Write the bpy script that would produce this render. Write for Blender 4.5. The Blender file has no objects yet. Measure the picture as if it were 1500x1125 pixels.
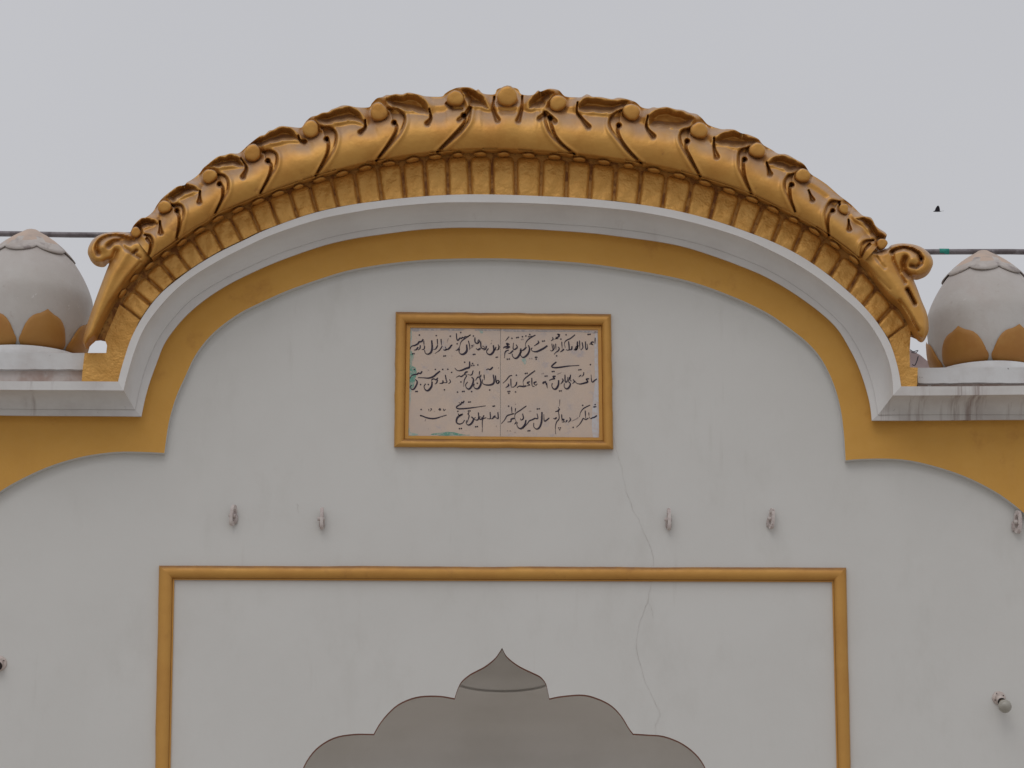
import bpy, bmesh, math, random
import numpy as np
from mathutils import Vector, Matrix
from mathutils.geometry import tessellate_polygon, delaunay_2d_cdt
random.seed(7); np.random.seed(7)
C = bpy.context.scene.collection
scene = bpy.context.scene

# ------------------------------------------------------------------ camera
FPX, W0, H0 = 4200.0, 1500.0, 1125.0
PITCH, ROLL = math.radians(16.0), math.radians(0.25)
CAM = Vector((0.0, -14.5, 1.6))
fw = Vector((0, math.cos(PITCH), math.sin(PITCH)))
up0 = Vector((0, -math.sin(PITCH), math.cos(PITCH)))
rt0 = Vector((1, 0, 0))
rt = rt0*math.cos(ROLL) + up0*math.sin(ROLL)
upv = up0*math.cos(ROLL) - rt0*math.sin(ROLL)
cam_data = bpy.data.cameras.new('camera'); cam = bpy.data.objects.new('camera', cam_data); C.objects.link(cam)
cam.matrix_world = Matrix(((rt.x, upv.x, -fw.x, CAM.x), (rt.y, upv.y, -fw.y, CAM.y), (rt.z, upv.z, -fw.z, CAM.z), (0, 0, 0, 1)))
cam_data.sensor_width = 36.0; cam_data.lens = 36.0*FPX/W0
cam_data.clip_start = 0.1; cam_data.clip_end = 5000
scene.camera = cam

# ------------------------------------------------------------------ overcast sky, veiled sun
SUN_EL, SUN_AZ = math.radians(52), math.radians(200)
world = bpy.data.worlds.new("World"); scene.world = world; world.use_nodes = True
nt = world.node_tree; nt.nodes.clear()
def N(t, k, **kw):
    n = t.nodes.new(k)
    for a, b in kw.items(): setattr(n, a, b)
    return n
wo = N(nt, 'ShaderNodeOutputWorld'); bg = N(nt, 'ShaderNodeBackground'); bg.inputs[1].default_value = 0.1
sk = N(nt, 'ShaderNodeTexSky', sky_type='NISHITA', sun_disc=False); sk.sun_elevation = SUN_EL; sk.sun_rotation = SUN_AZ
tc = N(nt, 'ShaderNodeTexCoord'); sx = N(nt, 'ShaderNodeSeparateXYZ'); nt.links.new(tc.outputs['Generated'], sx.inputs[0])
rp = N(nt, 'ShaderNodeValToRGB'); nt.links.new(sx.outputs[2], rp.inputs[0])      # overcast deck: brighter towards the zenith
e = rp.color_ramp.elements; e[0].position = 0.0; e[0].color = (0.40, 0.405, 0.43, 1); e[1].position = 1.0; e[1].color = (0.92, 0.93, 0.97, 1)
m = rp.color_ramp.elements.new(0.27); m.color = (0.555, 0.556, 0.578, 1)
m = rp.color_ramp.elements.new(0.43); m.color = (0.540, 0.543, 0.568, 1)
cn = N(nt, 'ShaderNodeTexNoise'); cn.inputs['Scale'].default_value = 2.3; cn.inputs['Detail'].default_value = 4; nt.links.new(tc.outputs['Generated'], cn.inputs['Vector'])
cr = N(nt, 'ShaderNodeMapRange'); nt.links.new(cn.outputs[0], cr.inputs[0])
for i_, v_ in zip((1, 2, 3, 4), (.3, .7, 9.6, 10.4)): cr.inputs[i_].default_value = v_
ml = N(nt, 'ShaderNodeVectorMath', operation='SCALE'); ml.inputs[3].default_value = 10.0; nt.links.new(rp.outputs[0], ml.inputs[0]); nt.links.new(cr.outputs[0], ml.inputs[3])
mx = N(nt, 'ShaderNodeMix', data_type='RGBA'); mx.inputs[0].default_value = 0.965
nt.links.new(sk.outputs[0], mx.inputs[6]); nt.links.new(ml.outputs[0], mx.inputs[7])
nt.links.new(mx.outputs[2], bg.inputs[0]); nt.links.new(bg.outputs[0], wo.inputs[0])
sd = bpy.data.lights.new('sun', 'SUN'); sd.energy = 0.5; sd.angle = math.radians(40); sd.color = (1, 0.97, 0.93)
so = bpy.data.objects.new('sun', sd); C.objects.link(so)
sdir = Vector((math.sin(SUN_AZ)*math.cos(SUN_EL), math.cos(SUN_AZ)*math.cos(SUN_EL), math.sin(SUN_EL)))
so.rotation_euler = sdir.to_track_quat('Z', 'Y').to_euler()
scene.view_settings.view_transform = 'Standard'; scene.view_settings.look = 'None'
scene.view_settings.gamma = 1; scene.view_settings.exposure = 0.0; scene.view_settings.use_curve_mapping = False
scene.render.engine = 'CYCLES'; scene.render.resolution_x = 1024; scene.render.resolution_y = 768

# ------------------------------------------------------------------ helpers
def P(x, y, d=0.0):
    """traced outline point (photo pixel) -> the point of it that stands d metres in front of the wall face"""
    r = fw + rt*((x-W0/2)/FPX) - upv*((y-H0/2)/FPX)
    t = (-d-CAM.y)/r.y
    return CAM + r*t
def PN(x, y, d):
    x = np.asarray(x, float); y = np.asarray(y, float); d = np.asarray(d, float)+0*x
    a = (x-W0/2)/FPX; b = -(y-H0/2)/FPX
    R = [fw[i] + rt[i]*a + upv[i]*b for i in range(3)]
    t = (-d-CAM.y)/R[1]
    return np.stack([CAM[i]+R[i]*t for i in range(3)], -1)
PX = (P(751, 562) - P(750, 562)).length          # metres per photo pixel at the wall
def spl(pts, n, closed=False):
    p = np.array(pts, float)
    if closed: p = np.vstack([p[-1], p, p[0], p[1]])
    else: p = np.vstack([2*p[0]-p[1], p, 2*p[-1]-p[-2]])
    out = []
    for i in range(1, len(p)-2):
        a, b, c, d = p[i-1], p[i], p[i+1], p[i+2]
        for t in np.linspace(0, 1, 12, endpoint=False):
            out.append(0.5*((2*b)+(c-a)*t+(2*a-5*b+4*c-d)*t*t+(3*b-3*c+d-a)*t**3))
    out.append(p[-2]); out = np.array(out)
    s = np.r_[0, np.cumsum(np.hypot(*np.diff(out, axis=0).T))]
    u = np.linspace(0, s[-1], n, endpoint=not closed)
    return np.stack([np.interp(u, s, out[:, 0]), np.interp(u, s, out[:, 1])], -1)
def ksmooth(p, k):
    q = np.pad(p, ((k, k), (0, 0)), mode='reflect', reflect_type='odd')
    w = np.hanning(2*k+3)[1:-1]; w /= w.sum()
    return np.stack([np.convolve(q[:, i], w, 'valid') for i in range(2)], -1)
def link(name, me, mats, parent=None, smooth=False):
    for m_ in (mats if isinstance(mats, (list, tuple)) else [mats]): me.materials.append(m_)
    if smooth: me.polygons.foreach_set('use_smooth', [True]*len(me.polygons))
    o = bpy.data.objects.new(name, me); C.objects.link(o)
    if parent: o.parent = parent
    return o
def mk(name, V, F, mats, parent=None, smooth=False, mi=None, flip=False):
    me = bpy.data.meshes.new(name)
    V = np.asarray(V, float); me.from_pydata([tuple(v) for v in V], [], [tuple(f) for f in F])
    if mi is not None: me.polygons.foreach_set('material_index', mi)
    bm = bmesh.new(); bm.from_mesh(me); bmesh.ops.remove_doubles(bm, verts=bm.verts, dist=1e-6)
    bmesh.ops.recalc_face_normals(bm, faces=bm.faces)
    if flip: bmesh.ops.reverse_faces(bm, faces=bm.faces)
    bm.to_mesh(me); bm.free(); me.update()
    return link(name, me, mats, parent, smooth)
def sharp(o, ang=35):
    me = o.data; me.polygons.foreach_set('use_smooth', [True]*len(me.polygons))
    bm = bmesh.new(); bm.from_mesh(me)
    for ed in bm.edges:
        if len(ed.link_faces) == 2 and ed.calc_face_angle(0) > math.radians(ang): ed.smooth = False
    bm.to_mesh(me); bm.free()
    return o
def grid_faces(nr, nc, wrap=False):
    F = []
    for i in range(nr-1):
        for j in range(nc if wrap else nc-1):
            k = (j+1) % nc
            F.append((i*nc+j, i*nc+k, (i+1)*nc+k, (i+1)*nc+j))
    return F
def prism(name, pts, d0, d1, mats, parent=None, holes=(), pxl=True):
    loops = [list(map(tuple, pts))]+[list(map(tuple, h)) for h in holes]
    V, F, mi = [], [], []; n = sum(map(len, loops))
    flat = [p for l in loops for p in l]
    front = [P(p[0], p[1], d0) if pxl else Vector((p[0], -d0, p[1])) for p in flat]
    V = front + [v+Vector((0, d0-d1, 0)) for v in front]
    l3, k = [], 0
    for l in loops: l3.append([Vector((front[k+i].x, front[k+i].z, 0)) for i in range(len(l))]); k += len(l)
    for t in tessellate_polygon(l3):
        F.append(t); mi.append(0); F.append(tuple(i+n for i in t[::-1])); mi.append(0)
    k = 0
    for l in loops:
        for i in range(len(l)):
            a, b = k+i, k+(i+1) % len(l); F.append((a, b, b+n, a+n)); mi.append(1 if isinstance(mats, (list, tuple)) and len(mats) > 1 else 0)
        k += len(l)
    return mk(name, V, F, mats, parent, mi=mi)
def box(name, x0, x1, y0, y1, z0, z1, m_, parent=None, bev=0.0):
    bm = bmesh.new(); bmesh.ops.create_cube(bm, size=1)
    for v in bm.verts: v.co = Vector(((x0+x1)/2+v.co.x*(x1-x0), (y0+y1)/2+v.co.y*(y1-y0), (z0+z1)/2+v.co.z*(z1-z0)))
    if bev: bmesh.ops.bevel(bm, geom=bm.edges[:], offset=bev, segments=2, affect='EDGES')
    me = bpy.data.meshes.new(name); bm.to_mesh(me); bm.free()
    return link(name, me, m_, parent)
def lathe(name, prof, c, m_, parent=None, n=64, a0=0, a1=2*math.pi, flip=False, fn=None):
    wrap = abs(a1-a0-2*math.pi) < 1e-6
    A = np.linspace(a0, a1, n, endpoint=not wrap); V = []
    for r, z in prof:
        for a in A:
            rr, zz = (r, z) if fn is None else fn(r, z, a)
            V.append((c[0]+rr*math.sin(a), c[1]-rr*math.cos(a), zz))
    return mk(name, V, grid_faces(len(prof), n, wrap), m_, parent, True, flip=flip)
def tube(pts, r, n=8, caps=True):
    V, F = [], []; m_ = len(pts)
    for i, p in enumerate(pts):
        t = (pts[min(i+1, m_-1)]-pts[max(i-1, 0)]).normalized()
        u = t.orthogonal().normalized() if i == 0 else (u - t*u.dot(t)).normalized()
        w = t.cross(u); rr = r[i] if isinstance(r, (list, tuple)) else r
        for k in range(n):
            a = 2*math.pi*k/n; V.append(p+(u*math.cos(a)+w*math.sin(a))*rr)
    F = grid_faces(m_, n, True)
    if caps: F += [tuple(range(n)), tuple(range((m_-1)*n, m_*n))]
    return V, F
def join(parts):
    V, F = [], []
    for v, f in parts:
        k = len(V); V += [tuple(x) for x in v]; F += [tuple(i+k for i in q) for q in f]
    return V, F
def thing(name, loc, label, cat, group=None):
    o = bpy.data.objects.new(name, None); C.objects.link(o); o.location = loc; o.empty_display_size = 0.1
    o['label'] = label; o['category'] = cat
    if group: o['group'] = group
    return o
def settle(t):
    """children were built in world space: keep them there under the thing's own base point"""
    inv = Matrix.Translation(-Vector(t.location))
    for c in t.children: c.matrix_parent_inverse = inv

# ------------------------------------------------------------------ materials
def mat(name, base, var=None, vscale=3.0, vlo=0.4, vhi=0.65, rough=0.7, metal=0.0, bump=0.2, bscale=30.0, bdist=0.003, detail=6.0, layers=(), stretch=None, fine=0.0, up=None, spec=0.4):
    """base colour broken up by noise; layers = (colour, scale, lo, hi, stretch) stains; up = (colour, amount) tint on upward faces, settled dust on the crest"""
    m_ = bpy.data.materials.new(name); m_.use_nodes = True; t = m_.node_tree; b = t.nodes['Principled BSDF']; L = t.links.new
    geo = N(t, 'ShaderNodeNewGeometry')
    def noise(sc, det=5.0, st=None, off=0.0, rgh=0.6):
        mp = N(t, 'ShaderNodeMapping'); mp.inputs['Location'].default_value = (off, off*.7, off*1.3)
        if st: mp.inputs['Scale'].default_value = st
        L(geo.outputs['Position'], mp.inputs[0])
        n_ = N(t, 'ShaderNodeTexNoise'); n_.inputs['Scale'].default_value = sc; n_.inputs['Detail'].default_value = det; n_.inputs['Roughness'].default_value = rgh
        L(mp.outputs[0], n_.inputs['Vector']); return n_.outputs[0]
    def rng(sock, lo, hi, a=0.0, c=1.0):
        r_ = N(t, 'ShaderNodeMapRange', interpolation_type='SMOOTHSTEP'); L(sock, r_.inputs[0])
        for i, v in zip((1, 2, 3, 4), (lo, hi, a, c)): r_.inputs[i].default_value = v
        return r_.outputs[0]
    def mixc(fac, a, c):
        x = N(t, 'ShaderNodeMix', data_type='RGBA')
        L(fac, x.inputs[0])
        for s, i in ((a, 6), (c, 7)):
            if isinstance(s, tuple): x.inputs[i].default_value = (*s, 1)
            else: L(s, x.inputs[i])
        return x.outputs[2]
    col = tuple(base)
    col = mixc(rng(noise(vscale, st=stretch), vlo, vhi), col, tuple(var if var else [c*0.9 for c in base]))
    for k, (lc, sc, lo, hi, st) in enumerate(layers):
        col = mixc(rng(noise(sc, 7.0, st, 3.1+k*5.7, 0.65), lo, hi), col, tuple(lc))
    if up:
        sn = N(t, 'ShaderNodeSeparateXYZ'); L(geo.outputs['Normal'], sn.inputs[0])
        mm = N(t, 'ShaderNodeMath', operation='MULTIPLY'); L(rng(sn.outputs[2], up[2], up[3], 0, up[1]), mm.inputs[0]); L(rng(noise(9, 4), .3, .6, .55, 1), mm.inputs[1])
        col = mixc(mm.outputs[0], col, tuple(up[0]))
        if metal:
            r2 = N(t, 'ShaderNodeMath', operation='MULTIPLY_ADD'); L(mm.outputs[0], r2.inputs[0]); r2.inputs[1].default_value = -metal; r2.inputs[2].default_value = metal
            L(r2.outputs[0], b.inputs['Metallic'])
    L(col, b.inputs['Base Color']) if not isinstance(col, tuple) else None
    b.inputs['Roughness'].default_value = rough; b.inputs['Specular IOR Level'].default_value = spec
    if metal and not up: b.inputs['Metallic'].default_value = metal
    L(rng(noise(bscale*.5, 3), .3, .7, rough-.06, rough+.08), b.inputs['Roughness'])
    bp = N(t, 'ShaderNodeBump'); bp.inputs['Strength'].default_value = bump; bp.inputs['Distance'].default_value = bdist
    L(noise(bscale, detail), bp.inputs['Height'])
    if fine:
        b2 = N(t, 'ShaderNodeBump'); b2.inputs['Strength'].default_value = fine; b2.inputs['Distance'].default_value = 0.01
        L(noise(2.2, 3.0, off=9), b2.inputs['Height']); L(bp.outputs[0], b2.inputs['Normal']); L(b2.outputs[0], b.inputs['Normal'])
    else: L(bp.outputs[0], b.inputs['Normal'])
    return m_
M = {}
M['wall'] = mat('white_limewash', (.635, .625, .60), (.615, .604, .578), 1.6, .35, .7, rough=.8, bump=.25, bscale=70, bdist=.0015, fine=.25, spec=.25,
                layers=(((.59, .578, .55), 3.0, .50, .80, (1.4, 1, .7)), ((.56, .545, .515), 7, .60, .86, (2.2, 1, .22)), ((.45, .42, .40), 85, .74, .80, None)))
M['trim'] = mat('white_trim_paint', (.72, .705, .69), (.67, .65, .635), 3, .4, .7, rough=.75, bump=.2, bscale=50, bdist=.002, spec=.25,
                layers=(((.50, .46, .44), 6, .60, .85, (1, 1, .3)),))
M['trim_dirty'] = mat('weathered_trim_paint', (.66, .645, .63), (.58, .555, .54), 4, .4, .7, rough=.8, bump=.3, bscale=60, bdist=.002, spec=.2,
                layers=(((.36, .31, .29), 9, .56, .78, (1.6, .3, .12)), ((.12, .10, .09), 26, .69, .76, None)))
M['trim_streaked'] = mat('rain_streaked_trim_paint', (.64, .62, .60), (.56, .53, .51), 4, .4, .7, rough=.8, bump=.3, bscale=60, bdist=.002, spec=.2,
                layers=(((.33, .27, .25), 8, .50, .72, (2.2, .25, .10)), ((.10, .08, .08), 26, .66, .74, (1, 1, .5))))
M['coping'] = mat('coping_paint', (.64, .64, .64), (.55, .53, .52), 5, .4, .7, rough=.85, bump=.4, bscale=60, bdist=.003, spec=.2,
                layers=(((.42, .30, .25), 7, .62, .78, None), ((.08, .06, .06), 30, .68, .74, None)))
M['fascia'] = mat('stained_fascia', (.62, .56, .53), (.46, .345, .30), 2.0, .44, .54, rough=.85, bump=.5, bscale=60, bdist=.003, spec=.2,
                layers=(((.36, .28, .25), 14, .58, .74, None), ((.66, .64, .62), 9, .60, .66, None)))
YB = (.64, .34, .072)
M['yellow'] = mat('ochre_wall_paint', YB, (.60, .31, .062), 2.2, .35, .7, rough=.62, bump=.35, bscale=45, bdist=.0025, fine=.4, spec=.3,
                layers=(((.46, .21, .045), 5, .56, .84, None), ((.62, .36, .11), 9, .66, .80, None)))
GOLD = (.60, .315, .076)
M['gold'] = mat('gold_paint', GOLD, (.52, .245, .052), 5, .35, .7, rough=.41, metal=.52, bump=.5, bscale=26, bdist=.006, fine=.4,
                layers=(((.33, .135, .04), 9, .60, .80, None), ((.09, .035, .02), 55, .72, .78, None)), up=((.36, .235, .155), .8, .10, .62))
M['gold_block'] = mat('gold_paint_on_rough_plaster', (.64, .345, .088), (.57, .29, .065), 7, .35, .7, rough=.40, metal=.4, bump=.9, bscale=21, bdist=.013, detail=4,
                layers=(((.40, .17, .04), 8, .62, .84, None),))
M['gold_frame'] = mat('gold_frame_paint', (.56, .29, .066), (.50, .245, .055), 3, .35, .7, rough=.48, metal=.3, bump=.25, bscale=30, bdist=.004,
                layers=(((.34, .15, .04), 6, .60, .82, None),), up=((.26, .12, .045), .85, .25, .75))  # upward faces of the frame bars tinted darker brown
M['brown'] = mat('shade_brown_recess', (.24, .095, .022), (.50, .26, .065), 22, .38, .56, rough=.55, metal=.2, bump=.6, bscale=50, bdist=.004)  # gold mottle on dark brown: shade of the block gaps put into the colour
M['edge_brown'] = mat('reddish_edge_paint', (.24, .085, .05), (.30, .13, .08), 12, .45, .65, rough=.7)
M['dome'] = mat('dome_plaster', (.56, .535, .51), (.51, .48, .45), 4, .35, .65, rough=.85, bump=.4, bscale=40, bdist=.004, spec=.2,
                layers=(((.50, .45, .42), 5, .50, .80, None), ((.44, .39, .36), 22, .60, .76, None), ((.70, .69, .68), 11, .66, .70, None), ((.10, .08, .07), 60, .75, .79, None)), up=((.40, .345, .315), .75, .30, .72))
M['cap'] = mat('peach_cap_plaster', (.52, .40, .325), (.44, .36, .31), 6, .4, .65, rough=.85, bump=.5, bscale=40, bdist=.004, spec=.2,
                layers=(((.40, .33, .29), 12, .56, .74, None),))
M['cap_rim'] = mat('weathered_cap_rim', (.50, .46, .43), (.44, .39, .355), 8, .4, .65, rough=.85, bump=.5, bscale=40, bdist=.004, spec=.2,
                layers=(((.30, .26, .25), 14, .50, .68, None),))
M['petal'] = mat('ochre_petal_paint', (.42, .205, .048), (.38, .165, .035), 6, .4, .7, rough=.55, bump=.3, bscale=40, bdist=.003,
                layers=(((.22, .085, .03), 12, .62, .80, None),))
M['slab'] = mat('inscribed_stone', (.60, .475, .385), (.55, .45, .385), 9, .35, .7, rough=.6, bump=.2, bscale=60, bdist=.001, spec=.3,
                layers=(((.46, .40, .39), 14, .56, .74, None), ((.60, .46, .38), 6, .6, .75, None)))
M['ink'] = mat('black_lettering', (.022, .014, .030), (.05, .035, .055), 60, .5, .7, rough=.6)
M['ink_faded'] = mat('faded_lettering', (.28, .215, .20), (.38, .31, .28), 60, .4, .7, rough=.6)
M['pipe'] = mat('galvanised_pipe', (.20, .18, .19), (.13, .11, .115), 14, .4, .65, rough=.5, metal=.4, bump=.3, bscale=60, layers=(((.34, .32, .33), 30, .6, .7, (3, 3, .5)),))
M['green'] = mat('green_paint_mark', (.02, .24, .19), (.04, .30, .24), 30)
M['ceramic'] = mat('old_ceramic', (.60, .54, .51), (.50, .42, .40), 40, .4, .65, rough=.5, layers=(((.18, .12, .11), 60, .62, .70, None),))
M['ceramic_white'] = mat('old_white_plastic', (.58, .50, .46), (.50, .42, .38), 40, .4, .65, rough=.5, layers=(((.20, .15, .14), 90, .66, .72, None),))
M['black'] = mat('black_socket', (.018, .012, .012), rough=.4)
M['brass'] = mat('bulb_cap', (.45, .37, .27), rough=.35, metal=.7)
M['bulb'] = mat('dusty_bulb_glass', (.38, .36, .315), (.33, .31, .27), 30, rough=.28, bump=.05)
M['bird'] = mat('black_feathers', (.018, .014, .025), rough=.6)
M['pink'] = mat('pinkish_plaster', (.50, .40, .40), (.42, .33, .33), 7, rough=.85, layers=(((.3, .24, .25), 18, .6, .72, None),))
M['wire'] = mat('dark_wire', (.03, .03, .045), rough=.5)
M['crack'] = mat('hairline_crack', (.47, .44, .415), (.60, .58, .55), 18, .42, .60, rough=.9)
M['ground'] = mat('dusty_paving', (.44, .41, .37), (.38, .355, .32), 1.2, rough=.9, bump=.3, bscale=12)
M['niche'] = mat('niche_plaster', (.72, .69, .655), (.67, .64, .60), 1.5, rough=.85, bump=.2, bscale=50, bdist=.002, fine=.25, spec=.2)
M['roof'] = mat('roof_screed', (.35, .33, .31), rough=.9)

# ------------------------------------------------------------------ ground
g = box('ground', -400, 400, -400, 400, -1.0, 0.0, M['ground']); g['kind'] = 'structure'

# ------------------------------------------------------------------ traced curves (photo pixels)
A_left = [(-150, 860), (-100, 805), (-50, 757), (0, 720), (25, 705), (60, 688), (90, 677), (120, 669), (150, 664), (180, 661.6), (220, 662.4), (240.8, 663.6)]
A_arch = [(240.8, 663.6), (243, 646), (247, 620), (252, 600), (260, 576), (272, 550), (280.5, 530.7), (290.7, 513.3), (306.7, 493.3), (326.7, 475.5), (353.3, 457.3), (380, 444), (420, 426), (466.7, 409.3), (506.7, 397), (546.7, 389.3), (580, 384.7), (620, 380.7), (660, 379), (700, 378.4), (740, 378.7), (793.3, 381), (846.7, 384.7), (886.7, 389.3), (920, 394.3), (960, 401), (1000, 409.3), (1034.7, 419.6), (1080, 437), (1106.7, 449.3), (1133.3, 464), (1168, 489.3), (1182, 501), (1197.3, 517.3), (1210.7, 538.7), (1221.3, 562.7), (1228, 584), (1233.3, 610), (1237, 645), (1238.6, 674.3)]
A_right = [(1238.6, 674.3), (1253.5, 672.8), (1279.7, 671.8), (1304, 672), (1326.7, 673.6), (1353.3, 678.7), (1380, 686), (1406.7, 695), (1433.3, 706.7), (1460, 721.3), (1473, 730), (1497, 749), (1545, 795), (1590, 850), (1640, 930)]
B = [(207, 610), (211, 590), (216, 570), (222.5, 550), (230.7, 528), (240, 504), (254.7, 482.7), (273.3, 461.3), (300, 438.7), (330.7, 418.7), (362, 402.5), (400, 385.5), (440, 370.5), (480, 357.6), (520, 348.7), (560, 342.8), (600, 337.5), (633.3, 334.5), (673.3, 333), (740, 333.8), (793.3, 336), (860, 340.5), (900, 345), (930, 349), (960, 353), (1000, 360.7), (1040, 373), (1080, 387.5), (1120, 404.3), (1160, 427.3), (1200, 456), (1226.7, 481.3), (1244, 509.3), (1257.3, 536), (1268, 566.7), (1274.7, 593.3), (1277, 616)]
Cc = [(198, 600.3), (203, 575), (209, 553), (216, 531), (226.7, 506.7), (237.3, 488), (249.3, 472), (273.3, 445.3), (300, 425.3), (337.3, 404), (360, 393.5), (400, 375), (440, 360.7), (480, 348.7), (520, 340), (560, 333.6), (600, 328.8), (633.3, 326), (686.7, 324), (740, 325), (793, 327), (860, 331.3), (900, 335), (930, 338.5), (960, 343), (1000, 351.3), (1040, 362), (1080, 376.5), (1120, 393), (1160, 416), (1200, 445), (1233.3, 476), (1246.7, 493.3), (1260, 517), (1272, 545), (1280, 573), (1286, 608)]
D = [(181, 572), (184, 558), (188, 544), (195, 520), (209.3, 484), (229.3, 454.7), (249.3, 432), (266.7, 416), (289.3, 400), (325, 379), (360, 361.3), (393.3, 345.8), (440, 329.3), (480, 318), (520, 310.5), (550, 305.5), (580, 302), (620, 298.4), (660, 296.3), (740, 296.7), (793, 298.3), (846.7, 301.3), (900, 305.8), (930, 309.3), (973.3, 316.7), (1013.3, 325.5), (1053.3, 336.7), (1090, 349), (1120, 362.3), (1160, 382.7), (1200, 408), (1240, 440), (1262.7, 461), (1280, 483), (1294.7, 509.3), (1304, 536), (1308, 561.3), (1308, 579.3)]
E = [(173, 559), (177, 542), (185, 516), (190.7, 498.7), (204, 472), (220, 448), (237.3, 428), (260, 409.3), (285, 391), (320, 370), (360, 350.7), (386.7, 337.8), (440, 318), (480, 306.9), (520, 299), (550, 295), (580, 291.3), (633.3, 286.7), (686.7, 284.7), (740, 285.3), (793, 287.3), (846.7, 290), (886.7, 293.5), (930, 298.5), (973.3, 305.3), (1013.3, 314), (1053.3, 325.3), (1093.3, 339.3), (1133.3, 354.9), (1173.3, 375.3), (1213.3, 402.7), (1253.3, 436.7), (1277, 462), (1286.7, 474.7), (1302.7, 500), (1312, 526.7), (1317.3, 548), (1320, 566)]
NC = 220
cB, cC, cD, cE = [ksmooth(spl(k, NC), 2) for k in (B, Cc, D, E)]

# ------------------------------------------------------------------ the gateway wall
gate = thing('gateway_wall', (0, 0, 0), 'whitewashed gateway wall with a curved pediment, ochre bands and a cusped niche', 'wall')
arch_open_L = [(735.5, 949), (731, 956), (725.6, 963.5), (717, 971), (708, 977.3), (697, 983), (688, 988), (676.5, 997.6), (670.5, 1008.6), (665.8, 1022.7)]
lobeL1 = [(665.8, 1022.7), (642, 1019), (611, 1020.5), (584.8, 1030.6), (567, 1046), (555, 1061.4), (547.4, 1075)]
lobeL2 = [(547.4, 1075), (518.8, 1075), (490, 1080), (466, 1094), (450.6, 1112), (441, 1132), (437, 1150)]
lobeL3 = [(437, 1150), (415, 1158), (396, 1178), (386, 1205), (384, 1240)]
arch_open_R = [(735.5, 949), (739, 956), (743, 962), (753, 970.5), (765, 978), (780, 985), (791.6, 991), (799.5, 1000.7), (802.6, 1013), (804.8, 1023)]
lobeR1 = [(804.8, 1023), (822, 1019.6), (853, 1017.4), (875, 1022.7), (895, 1032.8), (910, 1048), (921, 1065.8), (927.6, 1074.6)]
lobeR2 = [(927.6, 1074.6), (950, 1076), (972, 1078), (998, 1088), (1020, 1105), (1033.6, 1125), (1041, 1150)]
lobeR3 = [(1041, 1150), (1062, 1160), (1080, 1180), (1090, 1207), (1092, 1240)]
def chain(*segs):
    out = []
    for s in segs:
        q = spl(s, max(8, 3*len(s)))
        out += [tuple(x) for x in (q if not out else q[1:])]
    return out
opL = chain(arch_open_L, lobeL1, lobeL2, lobeL3); opR = chain(arch_open_R, lobeR1, lobeR2, lobeR3)
def w2(p): v = P(p[0], p[1], 0); return (v.x, v.z)
hole = [w2(p) for p in opL]+[(w2(opL[-1])[0], .02), (w2(opR[-1])[0], .02)]+[w2(p) for p in opR[:0:-1]]
XL, XR = P(-560, 600).x, P(2060, 600).x
zc = P(750, 560).z
outer = [(XL, 0), (XL, P(0, 540).z)]+[w2(p) for p in spl(E, 90)]+[(XR, P(1500, 548).z), (XR, 0)]
prism('wall', outer, 0, -.046, [M['wall'], M['edge_brown']], gate, holes=[hole], pxl=False)
# body behind the face plate
z0 = P(735, 1012, -.37).z
rooftop = P(60, 519, .2).z
box('wall_body', XL, -1.56, .048, 2.0, 0, rooftop-.02, M['wall'], gate)
box('wall_body', 1.56-.08, XR, .048, 2.0, 0, P(1400, 541, .2).z-.02, M['wall'], gate)
box('wall_body', -1.559, 1.479, .048, 2.0, z0+.45, rooftop-.06, M['wall'], gate)
box('wall_body', -1.559, 1.479, 1.62, 2.0, 0, z0+.449, M['wall'], gate)
prism('pediment_body', [w2(p) for p in spl(E, 70)], -.048, -.42, M['wall'], gate, pxl=False)
# niche vault behind the cusped opening
prof = [(1.5, 0.0), (1.5, z0-1.4), (1.48, z0-1.0), (1.4, z0-.70), (1.25, z0-.46), (1.05, z0-.31), (.85, z0-.2), (.62, z0-.105), (.45, z0-.05), (.30, z0-.012), (.262, z0-.006), (.258, z0-.002), (.276, z0-.001), (.276, z0+.010), (.250, z0+.012), (.238, z0+.09), (.20, z0+.17), (.12, z0+.25), (0.001, z0+.30)]
xc = P(735, 1000, 0).x
pr = np.array(prof); 
nv = lathe('niche_vault', prof, (xc, .047), M['niche'], gate, n=72, a0=math.pi/2, a1=3*math.pi/2, flip=True)
for v in nv.data.vertices:
    r_ = math.hypot(v.co.x-xc, v.co.y-.047); v.co.y = .047+(v.co.y-.047)*(1.36-.96*min(1, max(0, (r_-.27)/1.0)))
# ochre band round the arch
uband = [(-150, 592), (196, 594)]+[tuple(x) for x in cC[3:-3]]+[(1288, 602), (1640, 600)]
aa = [tuple(x) for x in spl(A_left, 40)]+[tuple(x) for x in spl(A_arch, 140)[1:]]+[tuple(x) for x in spl(A_right, 44)[1:]]
prism('ochre_band', aa+uband[::-1], .041, .001, [M['yellow'], M['wall']], gate)
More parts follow.
